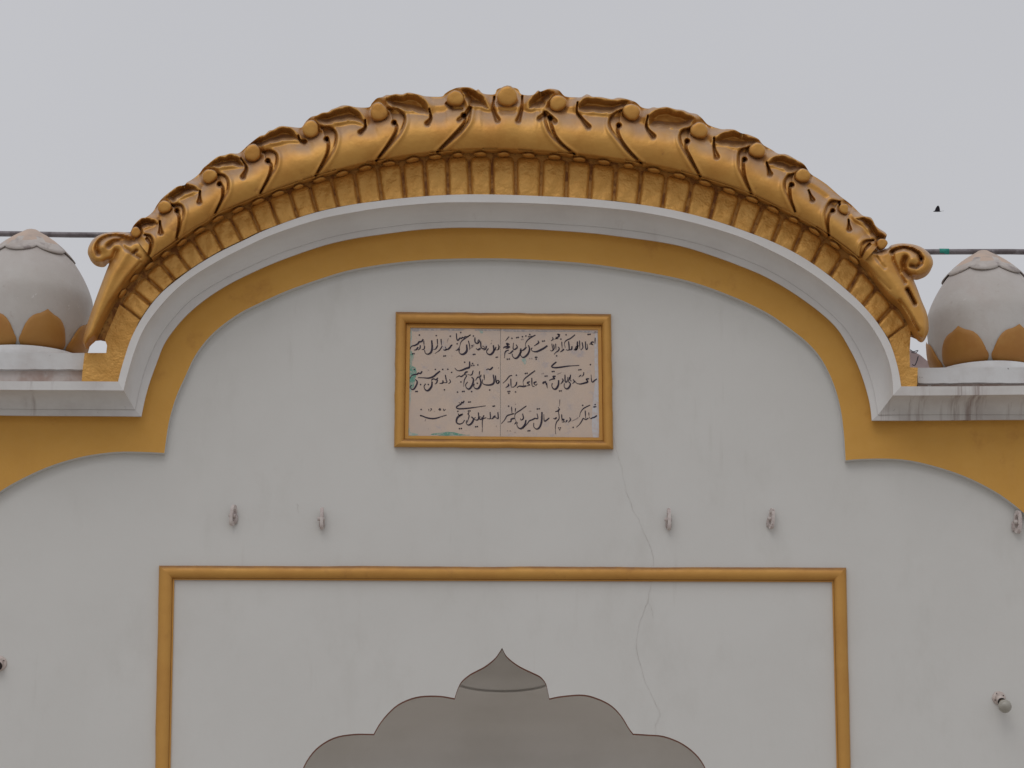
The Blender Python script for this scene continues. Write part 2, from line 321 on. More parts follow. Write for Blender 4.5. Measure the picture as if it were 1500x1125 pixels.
# moulding profile: (curve blend, depth)
def rows(b_, c_, d_, e_):
    R = [(b_, .05), (b_, .104), (c_+(b_-c_)*.06, .104), (c_+(b_-c_)*.04, .1025), (c_-(c_-d_)*.005, .1025), (c_-(c_-d_)*.02, .109)]
    for t in np.linspace(.06, .985, 11): R.append((c_+(d_-c_)*t, .109+.170*(1-math.sqrt(1-t*t))**.9))
    R += [(d_+(c_-d_)*.012, .280), (d_, .293), (e_, .295)]
    return R
def moulding(name, b_, c_, d_, e_, m_, ang=25):
    R = rows(b_, c_, d_, e_); V = [PN(r[:, 0], r[:, 1], d) for r, d in R]
    last = V[-1].copy(); last[:, 1] += .09; last[:, 2] += .002; V.append(last)
    V0 = V[0].copy(); V0[:, 1] += .02; V.insert(0, V0)
    n = len(b_); return sharp(mk(name, np.vstack(V), grid_faces(len(V), n), m_, gate), ang)
moulding('arch_moulding', cB, cC, cD, cE, M['trim'])
nw = 60
def wing(x0, y0, x1, y1, w_=0.5):
    t = np.linspace(0, 1, nw); return np.stack([x0+(x1-x0)*t, y0+(y1-y0)*t + w_*np.sin(t*9+x0)*np.sin(t*math.pi)], -1)
moulding('cornice_moulding', wing(-300, 605, 207, 610), wing(-300, 596.5, 198, 600.3), wing(-300, 568, 181, 572), wing(-300, 556, 173, 559), M['trim_dirty'])
moulding('cornice_moulding', wing(1277, 616, 1800, 614), wing(1286, 608, 1800, 606), wing(1308, 579.3, 1800, 577), wing(1320, 566, 1800, 564), M['trim_streaked'])
# stained fascia and coping above the cornice
prism('fascia', [(-300, 540), (123, 541), (120, 572), (-300, 572)], .17, 0, M['fascia'], gate)
prism('fascia', [(1344, 559), (1800, 558), (1800, 580), (1344, 580)], .17, 0, M['fascia'], gate)
def rough_edge(x0, y0, x1, y1, n, a):
    t = np.linspace(0, 1, n); return [(x0+(x1-x0)*s, y0+(y1-y0)*s+random.uniform(-a, a)) for s in t]
prism('coping', rough_edge(-300, 516, 123.8, 517, 50, .25)+[(122, 541)]+rough_edge(115, 541, -300, 540, 40, .5), .20, -.62, M['coping'], gate)
prism('coping', rough_edge(1344.2, 538.5, 1800, 538, 50, .25)+rough_edge(1800, 560, 1344.5, 561, 50, .6), .20, -.62, M['coping'], gate)
# hairline cracks in the plaster
def crack(pts, w_, k):
    p = spl(pts, len(pts)*9); p[:, 0] += np.convolve(np.random.randn(len(p)+4), np.ones(5)/5, 'valid')*1.6
    n = len(p); wd = w_*(0.35+.65*np.abs(np.sin(np.linspace(.2, 9, n)))) 
    V = np.vstack([PN(p[:, 0]-wd, p[:, 1], .0015), PN(p[:, 0]+wd, p[:, 1], .0015)])
    mk('crack', V, [(i, i+1, n+i+1, n+i) for i in range(n-1)], M['crack'], gate)
crack([(896, 628), (905, 665), (914, 700), (921, 730), (935, 762), (948, 790), (957, 812), (956, 829)], .24, 0)
crack([(955, 853), (948, 880), (938, 910), (932, 938), (936, 968), (947, 1000), (962, 1032), (966, 1048), (960, 1062), (961, 1076)], .30, 1)
crack([(948, 880), (955, 892), (957, 905)], .2, 3)
crack([(436, 738), (437, 752)], .3, 2)
# half-round frame round the niche panel
def bar(name, p, q, pi, qi, m_, parent, d0=.0, h=.03, nseg=60, k=9, ends=(0, 0), inner=.12, wob=.35):
    """bar between outer edge p->q and inner edge pi->qi (mitred), half-round with a small inner fillet"""
    V = []; t = np.linspace(0, 1, nseg)
    o = np.outer(1-t, p)+np.outer(t, q); i_ = np.outer(1-t, pi)+np.outer(t, qi)
    nn = np.array([(q[1]-p[1]), -(q[0]-p[0])], float); nn /= np.linalg.norm(nn)
    wv = (np.sin(t*23+p[0])+np.sin(t*51+p[1])*.6+np.random.randn(nseg)*.25)*wob*np.sin(t*math.pi)
    o = o+np.outer(wv, nn)
    prof_ = [(0, .0)]+[((1-inner)*(1-math.cos(a))/2, .006+h*math.sin(a)**.8) for a in np.linspace(.12, math.pi-.25, k)]+[(1-inner, .006), (1-inner*.9, .010), (1-inner*.1, .010), (1, 0)]
    for u, d in prof_:
        c_ = o*(1-u)+i_*u; V.append(PN(c_[:, 0], c_[:, 1], d0+d))
    return sharp(mk(name, np.vstack(V), grid_faces(len(prof_), nseg), m_, parent), 50)
o1, o2, i1, i2 = (233, 828.5), (1239.5, 831.5), (255.5, 849.5), (1218.7, 852.7)
ob1, ob2, ib1, ib2 = (217, 1600), (1257, 1600), (240, 1600), (1237, 1600)
bar('panel_frame', o1, o2, i1, i2, M['gold_frame'], gate, nseg=140)
bar('panel_frame', ob1, o1, ib1, i1, M['gold_frame'], gate, nseg=100)
bar('panel_frame', o2, ob2, i2, ib2, M['gold_frame'], gate, nseg=100)

# ------------------------------------------------------------------ the gilded crest
crest = thing('arch_crest', P(742, 285, .2), 'gilded plaster crest of curling leaves over a row of ribbed blocks along the arch top', 'ornament')
Fl = [(172, 432), (186, 410), (212, 388), (232, 373), (252, 359), (280, 339), (300, 327), (320, 314), (360, 296.5), (400, 280.5), (420, 273.5), (450, 263.5), (480, 254), (540, 239.5), (580, 232.5), (620, 226.5), (680, 221), (740, 220.6), (800, 223.7), (840, 227), (880, 231.5), (940, 240.5), (1000, 253), (1060, 271), (1100, 285.5), (1133, 301), (1186.7, 328.7), (1229.3, 357), (1261, 382), (1290, 408), (1310, 430)]
G = [(186, 346), (191, 340), (196, 330), (206, 320), (214, 318), (224, 310), (230, 300), (238, 290), (250, 280), (260, 273), (270, 271), (274, 267), (284, 261), (292, 254), (298, 246), (304, 241), (311, 235), (320, 229), (329, 227), (338, 224.5), (350, 224), (364, 212), (374, 204), (381, 199), (388, 197), (394, 191.5), (400, 190), (407, 186), (414, 184.5), (428, 186), (440, 187), (444, 184), (448, 178), (456, 171), (464, 169), (472, 165), (480, 164), (486, 160), (492, 158), (501, 154.5), (510, 154.5), (522, 157), (540, 157), (545, 151), (552, 144), (560, 142), (566, 139), (572, 139), (580, 137.5), (589, 138), (598, 135.5), (612, 138), (624, 141), (646, 141.5), (652, 137), (660, 132), (672, 128), (688, 128), (697, 132), (701, 131), (708, 137), (724, 138), (728, 131), (736, 128), (746, 127.5), (758, 130), (764, 138), (780, 139), (788, 132.5), (792, 134), (804, 130), (818, 132), (828, 141), (844, 142.5), (852, 142), (860, 138), (868, 141.5), (880, 142), (896, 145), (905, 143), (914, 144), (930, 149), (940, 157), (950, 159), (957, 157), (964, 158), (976, 156.5), (990, 160), (1000, 161), (1010, 165), (1020, 167), (1028, 173), (1038, 183), (1056, 189), (1066, 189), (1076, 190), (1086, 195), (1096, 197), (1110, 203), (1118, 212), (1130, 219), (1140, 225), (1152, 226), (1165, 233), (1178, 241), (1187, 254), (1199, 262), (1212, 271), (1229, 286), (1246, 299), (1263, 315), (1276, 319), (1283, 331), (1293, 338), (1298, 342), (1303, 352), (1304, 362), (1306, 372)]
CX, CY = 741.0, 1000.0
def polar(p): p = np.asarray(p, float); return np.arctan2(p[..., 0]-CX, CY-p[..., 1]), np.hypot(p[..., 0]-CX, p[..., 1]-CY)
fF, gG = spl(Fl, 900), spl(G, 2600)
tf, rf = polar(fF); tg, rg = polar(gG)
def mono(t, r):
    k = np.argsort(t); return t[k], r[k]
tf, rf = mono(tf, rf); tg, rg = mono(tg, rg)
TH0, TH1 = polar((200, 352))[0], polar((1284, 362))[0]
NT, NR = 1330, 70
TH = np.linspace(TH0, TH1, NT)
RF, RG = np.interp(TH, tf, rf), np.interp(TH, tg, rg)
VV = np.linspace(0, 1, NR)**.96
def segdist(px, py, poly, closed=False, width=False):
    """distance from points to a polyline, and arc fraction of nearest point"""
    poly = np.asarray(poly, float); 
    if closed: poly = np.vstack([poly, poly[0]])
    best = np.full(px.shape, 1e9); fr = np.zeros(px.shape); L = np.r_[0, np.cumsum(np.hypot(*np.diff(poly, axis=0).T))]
    for i in range(len(poly)-1):
        a, b = poly[i], poly[i+1]; ab = b-a; l2 = max((ab**2).sum(), 1e-9)
        t = np.clip(((px-a[0])*ab[0]+(py-a[1])*ab[1])/l2, 0, 1)
        dd = np.hypot(px-a[0]-t*ab[0], py-a[1]-t*ab[1]); k = dd < best
        best[k] = dd[k]; fr[k] = (L[i]+t[k]*(L[i+1]-L[i]))/L[-1]
    return best, fr
def inside(px, py, poly):
    poly = np.asarray(poly, float); r = np.zeros(px.shape, bool); n = len(poly)
    for i in range(n):
        x0, y0 = poly[i]; x1, y1 = poly[(i+1) % n]
        if y0 == y1: continue
        r ^= ((y0 > py) != (y1 > py)) & (px < (x1-x0)*(py-y0)/(y1-y0)+x0)
    return r
def sst(x): x = np.clip(x, 0, 1); return x*x*(3-2*x)
# each module: knob, outer slit, inner slit, hole, drop slot, cup
mods = [
 dict(K=(199, 339, 7.5), O=[(212, 344), (220, 346), (224, 356), (222, 368), (216, 382)], I=[(215, 350), (220, 358), (218, 370), (214, 381)], T=[(234, 324), (235.5, 341)], U=[(196, 332), (206, 321), (216, 319), (228, 323), (232, 329), (222, 332), (212, 334), (206, 339)]),
 dict(K=(241, 302, 10), O=[(251, 301), (264, 300), (269, 308), (268, 320), (264, 336), (259, 351)], I=[(259, 310), (262, 318), (261.6, 330), (258, 349)], H=(259, 309), T=[(293, 280), (292, 296)], U=[(243, 288), (252, 280), (260, 274), (274, 269), (286, 273), (292, 280), (278, 283), (262, 291), (253, 297)]),
 dict(K=(307, 257, 11), O=[(317, 256), (328, 257), (334, 266), (333, 282), (324, 298), (314, 315)], I=[(321, 270), (326, 275), (325, 290), (315, 312)], H=(321, 270), T=[(353, 232), (361, 246), (356, 259)], U=[(303, 243), (311, 236), (320, 230), (329, 229), (338, 226), (350, 230), (356, 238), (357, 246), (338, 243), (316, 246)]),
 dict(K=(370, 223, 13), O=[(385, 223), (396, 221), (405, 227), (404, 244), (394, 264), (381, 285)], I=[(392, 237), (397, 243), (394, 257), (381, 283)], H=(392, 236), T=[(437, 199), (440, 206), (446, 208)], U=[(367, 210), (376, 203), (388, 198), (400, 191), (414, 186), (426, 188), (436, 198), (439, 206), (420, 206), (390, 212), (381, 216)]),
 dict(K=(455, 188, 13), O=[(471, 187), (482, 187), (492, 196), (490, 216), (480, 236), (463, 258)], I=[(478, 204), (481, 211), (478, 227), (462, 257)], H=(478, 204), T=[(535, 176), (535, 187), (528, 194)], U=[(461, 173), (470, 167), (480, 165), (492, 160), (510, 156), (522, 160), (532, 172), (535, 184), (520, 177), (496, 179), (474, 183)]),
 dict(K=(555, 163, 14), O=[(570, 160), (582, 160), (593, 172), (588, 192), (574, 212), (552, 236)], I=[(577, 181), (581, 186), (576, 200), (551, 235)], H=(577, 180), T=[(629, 160), (631, 173), (626, 181)], U=[(564, 144), (580, 139), (590, 140), (598, 137), (612, 139.5), (622, 146), (629, 158), (627, 168), (606, 164), (584, 160), (572, 156)]),
 dict(K=(667, 143, 12.5), O=[(690, 158), (688, 170), (685, 180), (672, 197), (656, 212), (641, 224)], I=[(680, 170), (680, 180), (668, 194), (654, 208), (640, 222)], H=(679, 169), T=[(724, 142), (722.5, 160), (729, 176)], U=[(676, 130), (688, 129), (700, 135), (709, 142), (714, 154), (716, 160), (700, 156), (688, 157), (683, 148)]),
 dict(K=(743, 140, 15.5), T=[(765, 141), (764, 160), (759, 177)], U=[(729, 158), (734, 156), (752, 156), (758, 158), (754, 166), (743, 168), (733, 166)], centre=True),
 dict(K=(817, 150, 12.5), O=[(797, 164), (800, 182), (806, 196), (820, 212), (842, 227)], I=[(806, 172), (808, 184), (814, 199), (826, 213), (842, 225)], H=(806, 173), T=None, U=[(774, 158), (776, 146), (788, 135), (804, 131.5), (812, 136), (804, 146), (797, 156), (784, 159)]),
 dict(K=(925, 163, 13), O=[(910, 162), (900, 166), (893, 176), (894, 188), (906, 206), (920, 224), (940, 241)], I=[(907, 184), (905, 193), (912, 208), (924, 223), (940, 239)], H=(907, 184), T=[(846, 150), (845, 164), (852, 174), (862, 186)], U=[(847, 152), (858, 143), (878, 144), (898, 147), (914, 146), (922, 150), (908, 161), (896, 166), (870, 165), (848, 163)]),
 dict(K=(1024, 190, 13), O=[(1012, 189), (1002, 190), (996, 198), (998, 212), (1010, 236), (1026, 260)], I=[(1007, 207), (1005, 217), (1013, 233), (1026, 258)], H=(1007, 207), T=[(949, 170), (947, 186), (957, 200)], U=[(951, 168), (964, 160), (976, 158), (990, 162), (1000, 164), (1018, 173), (1012, 182), (1005, 187), (990, 189), (966, 187), (950, 184)]),
 dict(K=(1109, 219, 12), O=[(1098, 217), (1088, 218), (1082, 226), (1083, 248), (1090, 266), (1101, 285)], I=[(1091, 234), (1089, 241), (1092, 260), (1101, 283)], H=(1091, 234), T=[(1046, 202), (1046, 216), (1050, 230)], U=[(1048, 202), (1060, 194), (1078, 191.5), (1096, 199), (1112, 206), (1102, 211), (1096, 214), (1084, 217), (1048, 211)]),
 dict(K=(1176, 256, 11), O=[(1162, 255), (1154, 258), (1149, 269), (1152.5, 286), (1165, 312)], I=[(1160, 271), (1157, 276), (1159, 292), (1165, 310)], H=(1160, 271), T=[(1123, 238), (1128, 255)], U=[(1125, 237), (1133, 230), (1146, 227.5), (1165, 234.5), (1180, 243.5), (1184, 250), (1168, 249), (1160, 254), (1144, 247), (1126, 241)]),
 dict(K=(1237, 304, 8.5), O=[(1230, 295.6), (1218.7, 294.5), (1211, 303), (1208, 322), (1214, 346)], I=[(1220, 309), (1215, 315), (1213, 327), (1214.5, 345)], H=(1220, 309), T=[(1184.5, 279), (1190, 293)], U=None),
 dict(K=(1292, 356, 8), O=[(1279.5, 352), (1268, 353), (1261, 361), (1259, 378)], I=[(1274, 358), (1267, 366), (1262, 378)], T=[(1243, 322), (1244, 336)], U=[(1253, 320), (1268, 318), (1279, 325), (1285, 336), (1296, 344), (1300, 352), (1285, 354), (1276, 346), (1268, 333), (1259, 324)]),
]
RR = RF[None, :]+(RG-RF)[None, :]*VV[:, None]; TT = np.broadcast_to(TH, RR.shape)
GX, GY = CX+RR*np.sin(TT), CY-RR*np.cos(TT)
V2 = np.broadcast_to(VV[:, None], RR.shape)
q = RR-RF[None, :]
tor = .303+.138*np.sqrt(np.clip(1-((V2-.33)/.42)**2, 0, 1))
topz = .372-.045*sst((V2-.82)/.18)
Dp = np.log(np.exp(tor*90)+np.exp(topz*90*sst((V2-.35)/.3)+0.303*90*(1-sst((V2-.35)/.3))))/90
Dp = np.where(q < 2.4, .318-.004*np.abs(q-1.2), np.where(q < 2.9, .307, Dp))
Dp += .0022*np.sin(GX*.045+GY*.02)*np.sin(GY*.05+1)
for md in mods:
    kx, ky, kr = md['K']; reg = (np.abs(GX-kx) < 110) & (np.abs(GY-ky) < 120)
    x, y = GX[reg], GY[reg]; d = Dp[reg]; v = V2[reg]
    if md.get('U'):
        U = spl(md['U'], 60, True); e_, _ = segdist(x, y, U, True); ins = inside(x, y, U)
        rim = .392 if not md.get('centre') else .40
        rip = (0 if md.get('centre') else .0075)*np.sin(_*2*math.pi*9)*np.exp(-(e_/7.0)**2)*(e_ > .8)
        d = np.where(ins, rim+rip-(.085 if not md.get('centre') else .03)*sst(e_/10.0)**.8, d+np.clip(rim-d, 0, 1)*np.exp(-(e_/5.0)**2)*(v > .2))
    if md.get('O'):
        O_, I_ = spl(md['O'], 30), spl(md['I'], 26)
        cres = np.vstack([O_, I_[::-1]]); e_, _ = segdist(x, y, cres, True); ins = inside(x, y, cres)
        d = np.where(ins, d-.028*sst((e_+.4)/2.0), d)
        e_, fr = segdist(x, y, I_); d -= .044*np.exp(-(e_/(2.0-.9*fr))**4)
        e_, fr = segdist(x, y, O_); d -= .035*np.exp(-(e_/1.3)**4)*sst((.62-fr)/.3)
        # edge of the next leaf beyond the slit stands slightly proud
        d += .010*np.exp(-((e_-4)/3.0)**2)*(~ins)
    if md.get('H'):
        hx, hy = md['H']; d -= .06*np.exp(-((np.hypot((x-hx), (y-hy)))/3.4)**4)
    if md.get('T'):
        e_, fr = segdist(x, y, spl(md['T'], 16)); d -= .062*np.exp(-(e_/(1.2+2.3*fr**2))**4)
    e_ = np.hypot(x-kx, y-ky); d -= .035*np.exp(-(e_/(kr*1.22))**6)
    Dp[reg] = d
# broken plaster beside the second knob from the right, and extra hollows under the centre knob
for pts, w_, dep in (([(1229, 297), (1232, 306), (1238, 313)], 1.6, .05), ([(790, 174), (800, 166), (813, 178)], 3.2, .05), ([(672, 176), (682, 168), (688, 158)], 2.6, .045), ([(654, 152), (664, 160), (676, 160)], 2.0, .03)):
    e_, _ = segdist(GX, GY, pts); Dp -= dep*np.exp(-(e_/w_)**4)
W3 = PN(GX, GY, Dp)                                     # NR x NT x 3
back = W3[-1].copy(); back2 = back.copy(); back2[:, 1] = -.28; back2[:, 2] -= .004; back3 = back2.copy(); back3[:, 1] = .04; back3[:, 2] -= .05
under = W3[0].copy(); under[:, 1] = -.262; under[:, 2] += .004
ALL = np.concatenate([under[None], W3, back2[None], back3[None]], 0)
nrow = ALL.shape[0]; vrow = np.r_[0, VV, 1, 1]
bnd = []
for md in mods:
    if md.get('centre'): continue
    pts = list(md['I'][::-1])+[(md['K'][0]+(md['I'][0][0]-md['K'][0])*.35, md['K'][1]), (md['K'][0], md['K'][1]-6)]
    th, r = polar(np.array(pts, float)); v = (r-np.interp(th, TH, RF))/(np.interp(th, TH, RG)-np.interp(th, TH, RF))
    v = np.maximum.accumulate(v+np.arange(len(v))*1e-6); bnd.append((v, th))
for tx, off in ((733, 0),):
    pass
fj = (TH[:-1]+TH[1:])/2; fv = (vrow[:-1]+vrow[1:])/2
fid = np.zeros((nrow-1, NT-1), int)
for v, th in bnd: fid += (fj[None, :] > np.interp(fv, v, th)[:, None]).astype(int)
flat = ALL.reshape(-1, 3)
for k in range(fid.max()+1):
    ii, jj = np.nonzero(fid == k)
    if len(ii) < 20: continue
    q4 = np.stack([ii*NT+jj, ii*NT+jj+1, (ii+1)*NT+jj+1, (ii+1)*NT+jj], -1)
    u, inv = np.unique(q4, return_inverse=True); inv = inv.reshape(q4.shape)
    me = bpy.data.meshes.new('leaf'); me.from_pydata(flat[u].tolist(), [], inv.tolist()); me.update()
    o = link('leaf', me, M['gold'], crest, True)
# knobs
def knob(kx, ky, kr, ex=1.0, broken=False):
    c = P(kx, ky+.9, .395); n = 20; V = []; prof_ = [(0, .66), (.30, .67), (.58, .64), (.76, .60), (.88, .50), (.96, .34), (1, .1), (1, -.2), (.98, -.9), (.93, -2.4)]
    ax = Vector((0, -math.cos(.08), -math.sin(.08))); ux = Vector((1, 0, 0)); uz = ax.cross(ux).normalized()
    R = kr*PX*.95; seed = kx*.37
    for r, h in prof_:
        for j in range(n):
            a = 2*math.pi*j/n; rr = r*R*(1+.06*math.sin(2*a+seed)+.045*math.sin(3*a+seed*2)+.02*math.sin(7*a+seed))*(.72 if broken and math.sin(a+1) > .2 else 1)
            V.append(c+ax*((h+.05*math.sin(a+seed)*min(r, .9)+.04*math.sin(3*a+seed*5)*r*r)*R*.62)+ux*(rr*math.cos(a)*ex)+uz*(rr*math.sin(a)))
    mk('knob', V, grid_faces(len(prof_), n, True)+[tuple(range(n))], M['gold'], crest, True)
for md in mods:
    knob(*md['K'], ex=1.08 if md.get('centre') else 1.0, broken=(md['K'][0] == 1237))
# backing strip behind the blocks
cEs = spl(E, 120); mid = []
for th in np.linspace(polar((225, 345))[0], polar((1262, 350))[0], 90):
    r = np.interp(th, TH, RF)*.55+np.interp(th, TH, RG)*.45; mid.append((CX+r*math.sin(th), CY-r*math.cos(th)))
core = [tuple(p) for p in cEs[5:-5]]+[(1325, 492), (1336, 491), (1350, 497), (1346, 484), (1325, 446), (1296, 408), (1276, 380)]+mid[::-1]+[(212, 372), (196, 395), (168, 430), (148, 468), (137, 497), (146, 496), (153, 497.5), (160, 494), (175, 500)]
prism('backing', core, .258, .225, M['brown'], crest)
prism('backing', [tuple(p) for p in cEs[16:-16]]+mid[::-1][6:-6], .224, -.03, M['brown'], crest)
# ribbed blocks
seps = [(174, 444, 205, 468), (191, 422, 220, 446), (210, 402, 237, 427), (232, 382, 255, 410), (256, 366, 277, 395), (279, 347, 300, 380), (307, 330, 326, 365), (334, 314, 354, 352), (363, 300, 380, 339), (392, 287, 408, 329), (422, 277, 436, 319), (452, 267, 464, 310), (484, 258, 495, 303), (518, 248, 526, 298), (552, 240, 559.5, 293), (588, 236, 593, 290), (621, 230, 625, 287), (655, 227, 656.6, 286), (687, 226, 689, 285), (721, 226, 721, 285), (755, 226, 756, 286), (794, 228, 792, 287.5), (831, 231, 829, 289), (867, 235, 863, 291.5), (903, 240, 899, 294), (940, 245, 935, 299), (977, 252, 970, 305), (1015, 262, 1005, 312), (1052, 273, 1040, 321), (1086, 285, 1071.5, 331), (1119, 299, 1101.5, 342), (1148, 314, 1132, 354), (1179, 329, 1162, 369), (1208, 349, 1190, 386), (1237, 371, 1216, 404), (1262.5, 394, 1243, 427), (1286, 420, 1264.5, 448), (1309, 446, 1286, 473), (1331, 474, 1301.5, 496)]
NU, NVb = 13, 12
bead_me = None
for i in range(len(seps)-1):
    a, b = seps[i], seps[i+1]; x_ = (a[0]+b[0])/2
    g0 = 1.0 if x_ < 420 else (1.4 if x_ < 600 else (1.8 if x_ < 1000 else 2.0 if x_ < 1180 else 1.5))
    at_, ab_, bt_, bb_ = map(np.array, ((a[0], a[1]), (a[2], a[3]), (b[0], b[1]), (b[2], b[3])))
    at_, ab_, bt_, bb_ = at_.astype(float), ab_.astype(float), bt_.astype(float), bb_.astype(float)
    wt = bt_-at_; wt /= np.linalg.norm(wt); wb = bb_-ab_; wb /= np.linalg.norm(wb)
    j1, j2 = random.uniform(-.5, .5), random.uniform(-.5, .5)
    at_ += wt*(g0*.72+j1); ab_ += wb*(g0*.72+j2*.5); bt_ -= wt*(g0*.72+j2); bb_ -= wb*(g0*.72-j1*.5)
    hl = np.array([np.linalg.norm(ab_-at_)])[0]
    V = []; ph = random.uniform(0, 9)
    for r_ in range(NVb):
        v = r_/(NVb-1)                             # 0 top ... 1 bottom
        for c_ in range(NU):
            u = c_/(NU-1)
            # rounded upper corners
            ur = u
            L_ = at_*(1-v)+ab_*v; R_ = bt_*(1-v)+bb_*v
            uu = abs(2*u-1); drop = (1-math.sqrt(max(0, 1-uu**3.2*0.999)))*7.0*(1-v)**5
            dn = (ab_*(1-u)+bb_*u)-(at_*(1-u)+bt_*u); dn /= np.linalg.norm(dn)
            p = L_*(1-ur)+R_*ur+dn*(drop+ 2.2*(1-v))
            ed = min(min(u, 1-u)*np.linalg.norm(R_-L_), v*hl+1.2)
            if v == 1: ed = max(ed, 3)
            pil = 1-(1-min(ed/4.2, 1))**2.2
            lump = .0022*math.sin(u*5+ph)+.0026*math.sin(v*6+ph*2)+.0018*math.sin(u*9+v*8+ph)
            d = .2600+.021*pil+lump*pil+.003*v
            if c_ in (0, NU-1) or r_ == 0: d = .252
            V.append(P(p[0], p[1], d))
    mk('block', V, grid_faces(NVb, NU), M['gold_block'], crest, True)
    # bead under the leaf roll
    mx_, my_ = (a[0]+b[0])/2, (a[1]+b[1])/2
    tx_, ty_ = b[0]-a[0], b[1]-a[1]; ln = math.hypot(tx_, ty_); nx_, ny_ = -ty_/ln, tx_/ln
    th, r = polar((mx_, my_)); rF_ = np.interp(th, tf, rf); cxp, cyp = CX+(rF_-5.6)*math.sin(th), CY-(rF_-5.6)*math.cos(th)
    if bead_me is None:
        bm = bmesh.new(); bmesh.ops.create_icosphere(bm, subdivisions=3, radius=1)
        for v in bm.verts: v.co += v.co*.06*math.sin(v.co.x*5+v.co.z*3)
        bead_me = bpy.data.meshes.new('bead'); bm.to_mesh(bead_me); bm.free(); bead_me.materials.append(M['gold'])
        bead_me.polygons.foreach_set('use_smooth', [True]*len(bead_me.polygons))
    o = bpy.data.objects.new('bead', bead_me); C.objects.link(o); o.parent = crest
    k_ = 9.5 if ln > 30 else ln*.30
    if (i % 7) == 3: k_ *= .8
    o.rotation_euler = (0, math.atan2(ty_, tx_), random.uniform(-.08, .08))
    o.location = P(cxp, cyp, .292); o.scale = (k_*PX, .026, 3.0*PX)
# plain gilded ends below the last blocks
prism('end_block', [(175, 446), (204.5, 468.5), (190.9, 499), (185, 516), (179, 536), (173.2, 558.5), (173, 561), (119.5, 561), (121, 541), (124, 517), (155.6, 517), (156.8, 506), (153.5, 497.5), (157, 488), (164.5, 471)], .272, -.1, M['gold_block'], crest)
prism('end_block', [(1331, 475), (1302, 496), (1311.8, 526.7), (1317.3, 548), (1320, 568.5), (1342.5, 568.5), (1343.5, 562), (1344.5, 538.5), (1333, 538), (1332.5, 515), (1333.5, 497), (1334, 485)], .272, -.1, M['gold_block'], crest)
# scrolled ends
def relief(name, outline, hf, step, m_, parent, dback):
    out = spl(outline, int(np.hypot(*np.diff(np.array(outline+[outline[0]], float), axis=0).T).sum()/step), True)
    x0, y0 = out.min(0); x1, y1 = out.max(0)
    gx, gy = np.meshgrid(np.arange(x0, x1, step), np.arange(y0, y1, step)); gx = gx.ravel(); gy = gy.ravel()
    k = inside(gx, gy, out); gx, gy = gx[k], gy[k]; e_, _ = segdist(gx, gy, out, True); k = e_ > step*.5; gx, gy = gx[k], gy[k]
    pts = np.vstack([out, np.stack([gx, gy], -1)]); n = len(out)
    vs, es, fs, *_ = delaunay_2d_cdt([Vector(p) for p in pts], [], [list(range(n))], 1, 1e-6)
    vx = np.array([v.x for v in vs]); vy = np.array([v.y for v in vs]); e_, _ = segdist(vx, vy, out, True)
    Wv = PN(vx, vy, hf(vx, vy, e_)); F = [tuple(f) for f in fs]
    cnt = {}
    for f in F:
        for i in range(len(f)):
            a, b = f[i], f[(i+1) % len(f)]; cnt[(min(a, b), max(a, b))] = cnt.get((min(a, b), max(a, b)), 0)+1
    be = [k for k, c in cnt.items() if c == 1]; bv = sorted({i for ed in be for i in ed}); mp = {}
    V = Wv.tolist()
    for i in bv: mp[i] = len(V); w = list(Wv[i]); w[1] = -dback; V.append(w)
    for a, b in be: F.append((a, b, mp[b], mp[a]))
    o = mk(name, V, F, m_, parent, True); return sharp(o, 75)
def pillow(e_, w_, h): return h*np.sqrt(np.clip(1-(1-np.clip(e_/w_, 0, 1))**2, 0, 1))
def h_left(x, y, e_):
    d = .33+pillow(e_, 9, .075)
    c, fr = segdist(x, y, spl([(196, 352), (186, 349), (172, 345.5), (157, 347), (146, 353), (141.5, 363), (144, 371)], 40)); d -= .05*np.exp(-(c/3.0)**2)
    c = np.hypot(x-150, y-362); d += .02*np.exp(-(c/7)**2)
    for p, w_, k in (([(159, 360), (166, 353.5), (178, 352), (190, 355)], 3.2, .045), ([(158, 384), (166, 378), (170, 368)], 4, .03), ([(196, 370), (200, 367)], 2, .03), ([(178, 356), (184, 364), (196, 372), (206, 378)], 2.0, .015)):
        c, _ = segdist(x, y, p); d -= k*np.exp(-(c/w_)**2)
    c, _ = segdist(x, y, [(186, 372), (166, 404), (146, 452), (131, 492)]); d += .014*np.exp(-(c/6)**2)
    c, _ = segdist(x, y, [(206, 384), (186, 408), (160, 446), (140, 488)]); d -= .02*np.exp(-(c/2.4)**2)
    return d
relief('end_scroll', [(204, 350), (196, 345), (188, 341), (170, 339.5), (152, 342), (138, 349), (130, 361), (129, 373), (137, 383), (148, 386), (157, 383), (160, 385), (156, 396), (148, 417), (136, 450), (125, 484), (121.5, 501), (125.5, 506), (132, 499), (141, 490), (149, 474), (157, 458), (167, 440), (180, 421), (193, 404), (206, 391), (216, 382), (222, 370), (224, 357), (219, 347), (212, 347)], h_left, 1.6, M['gold'], crest, .268)
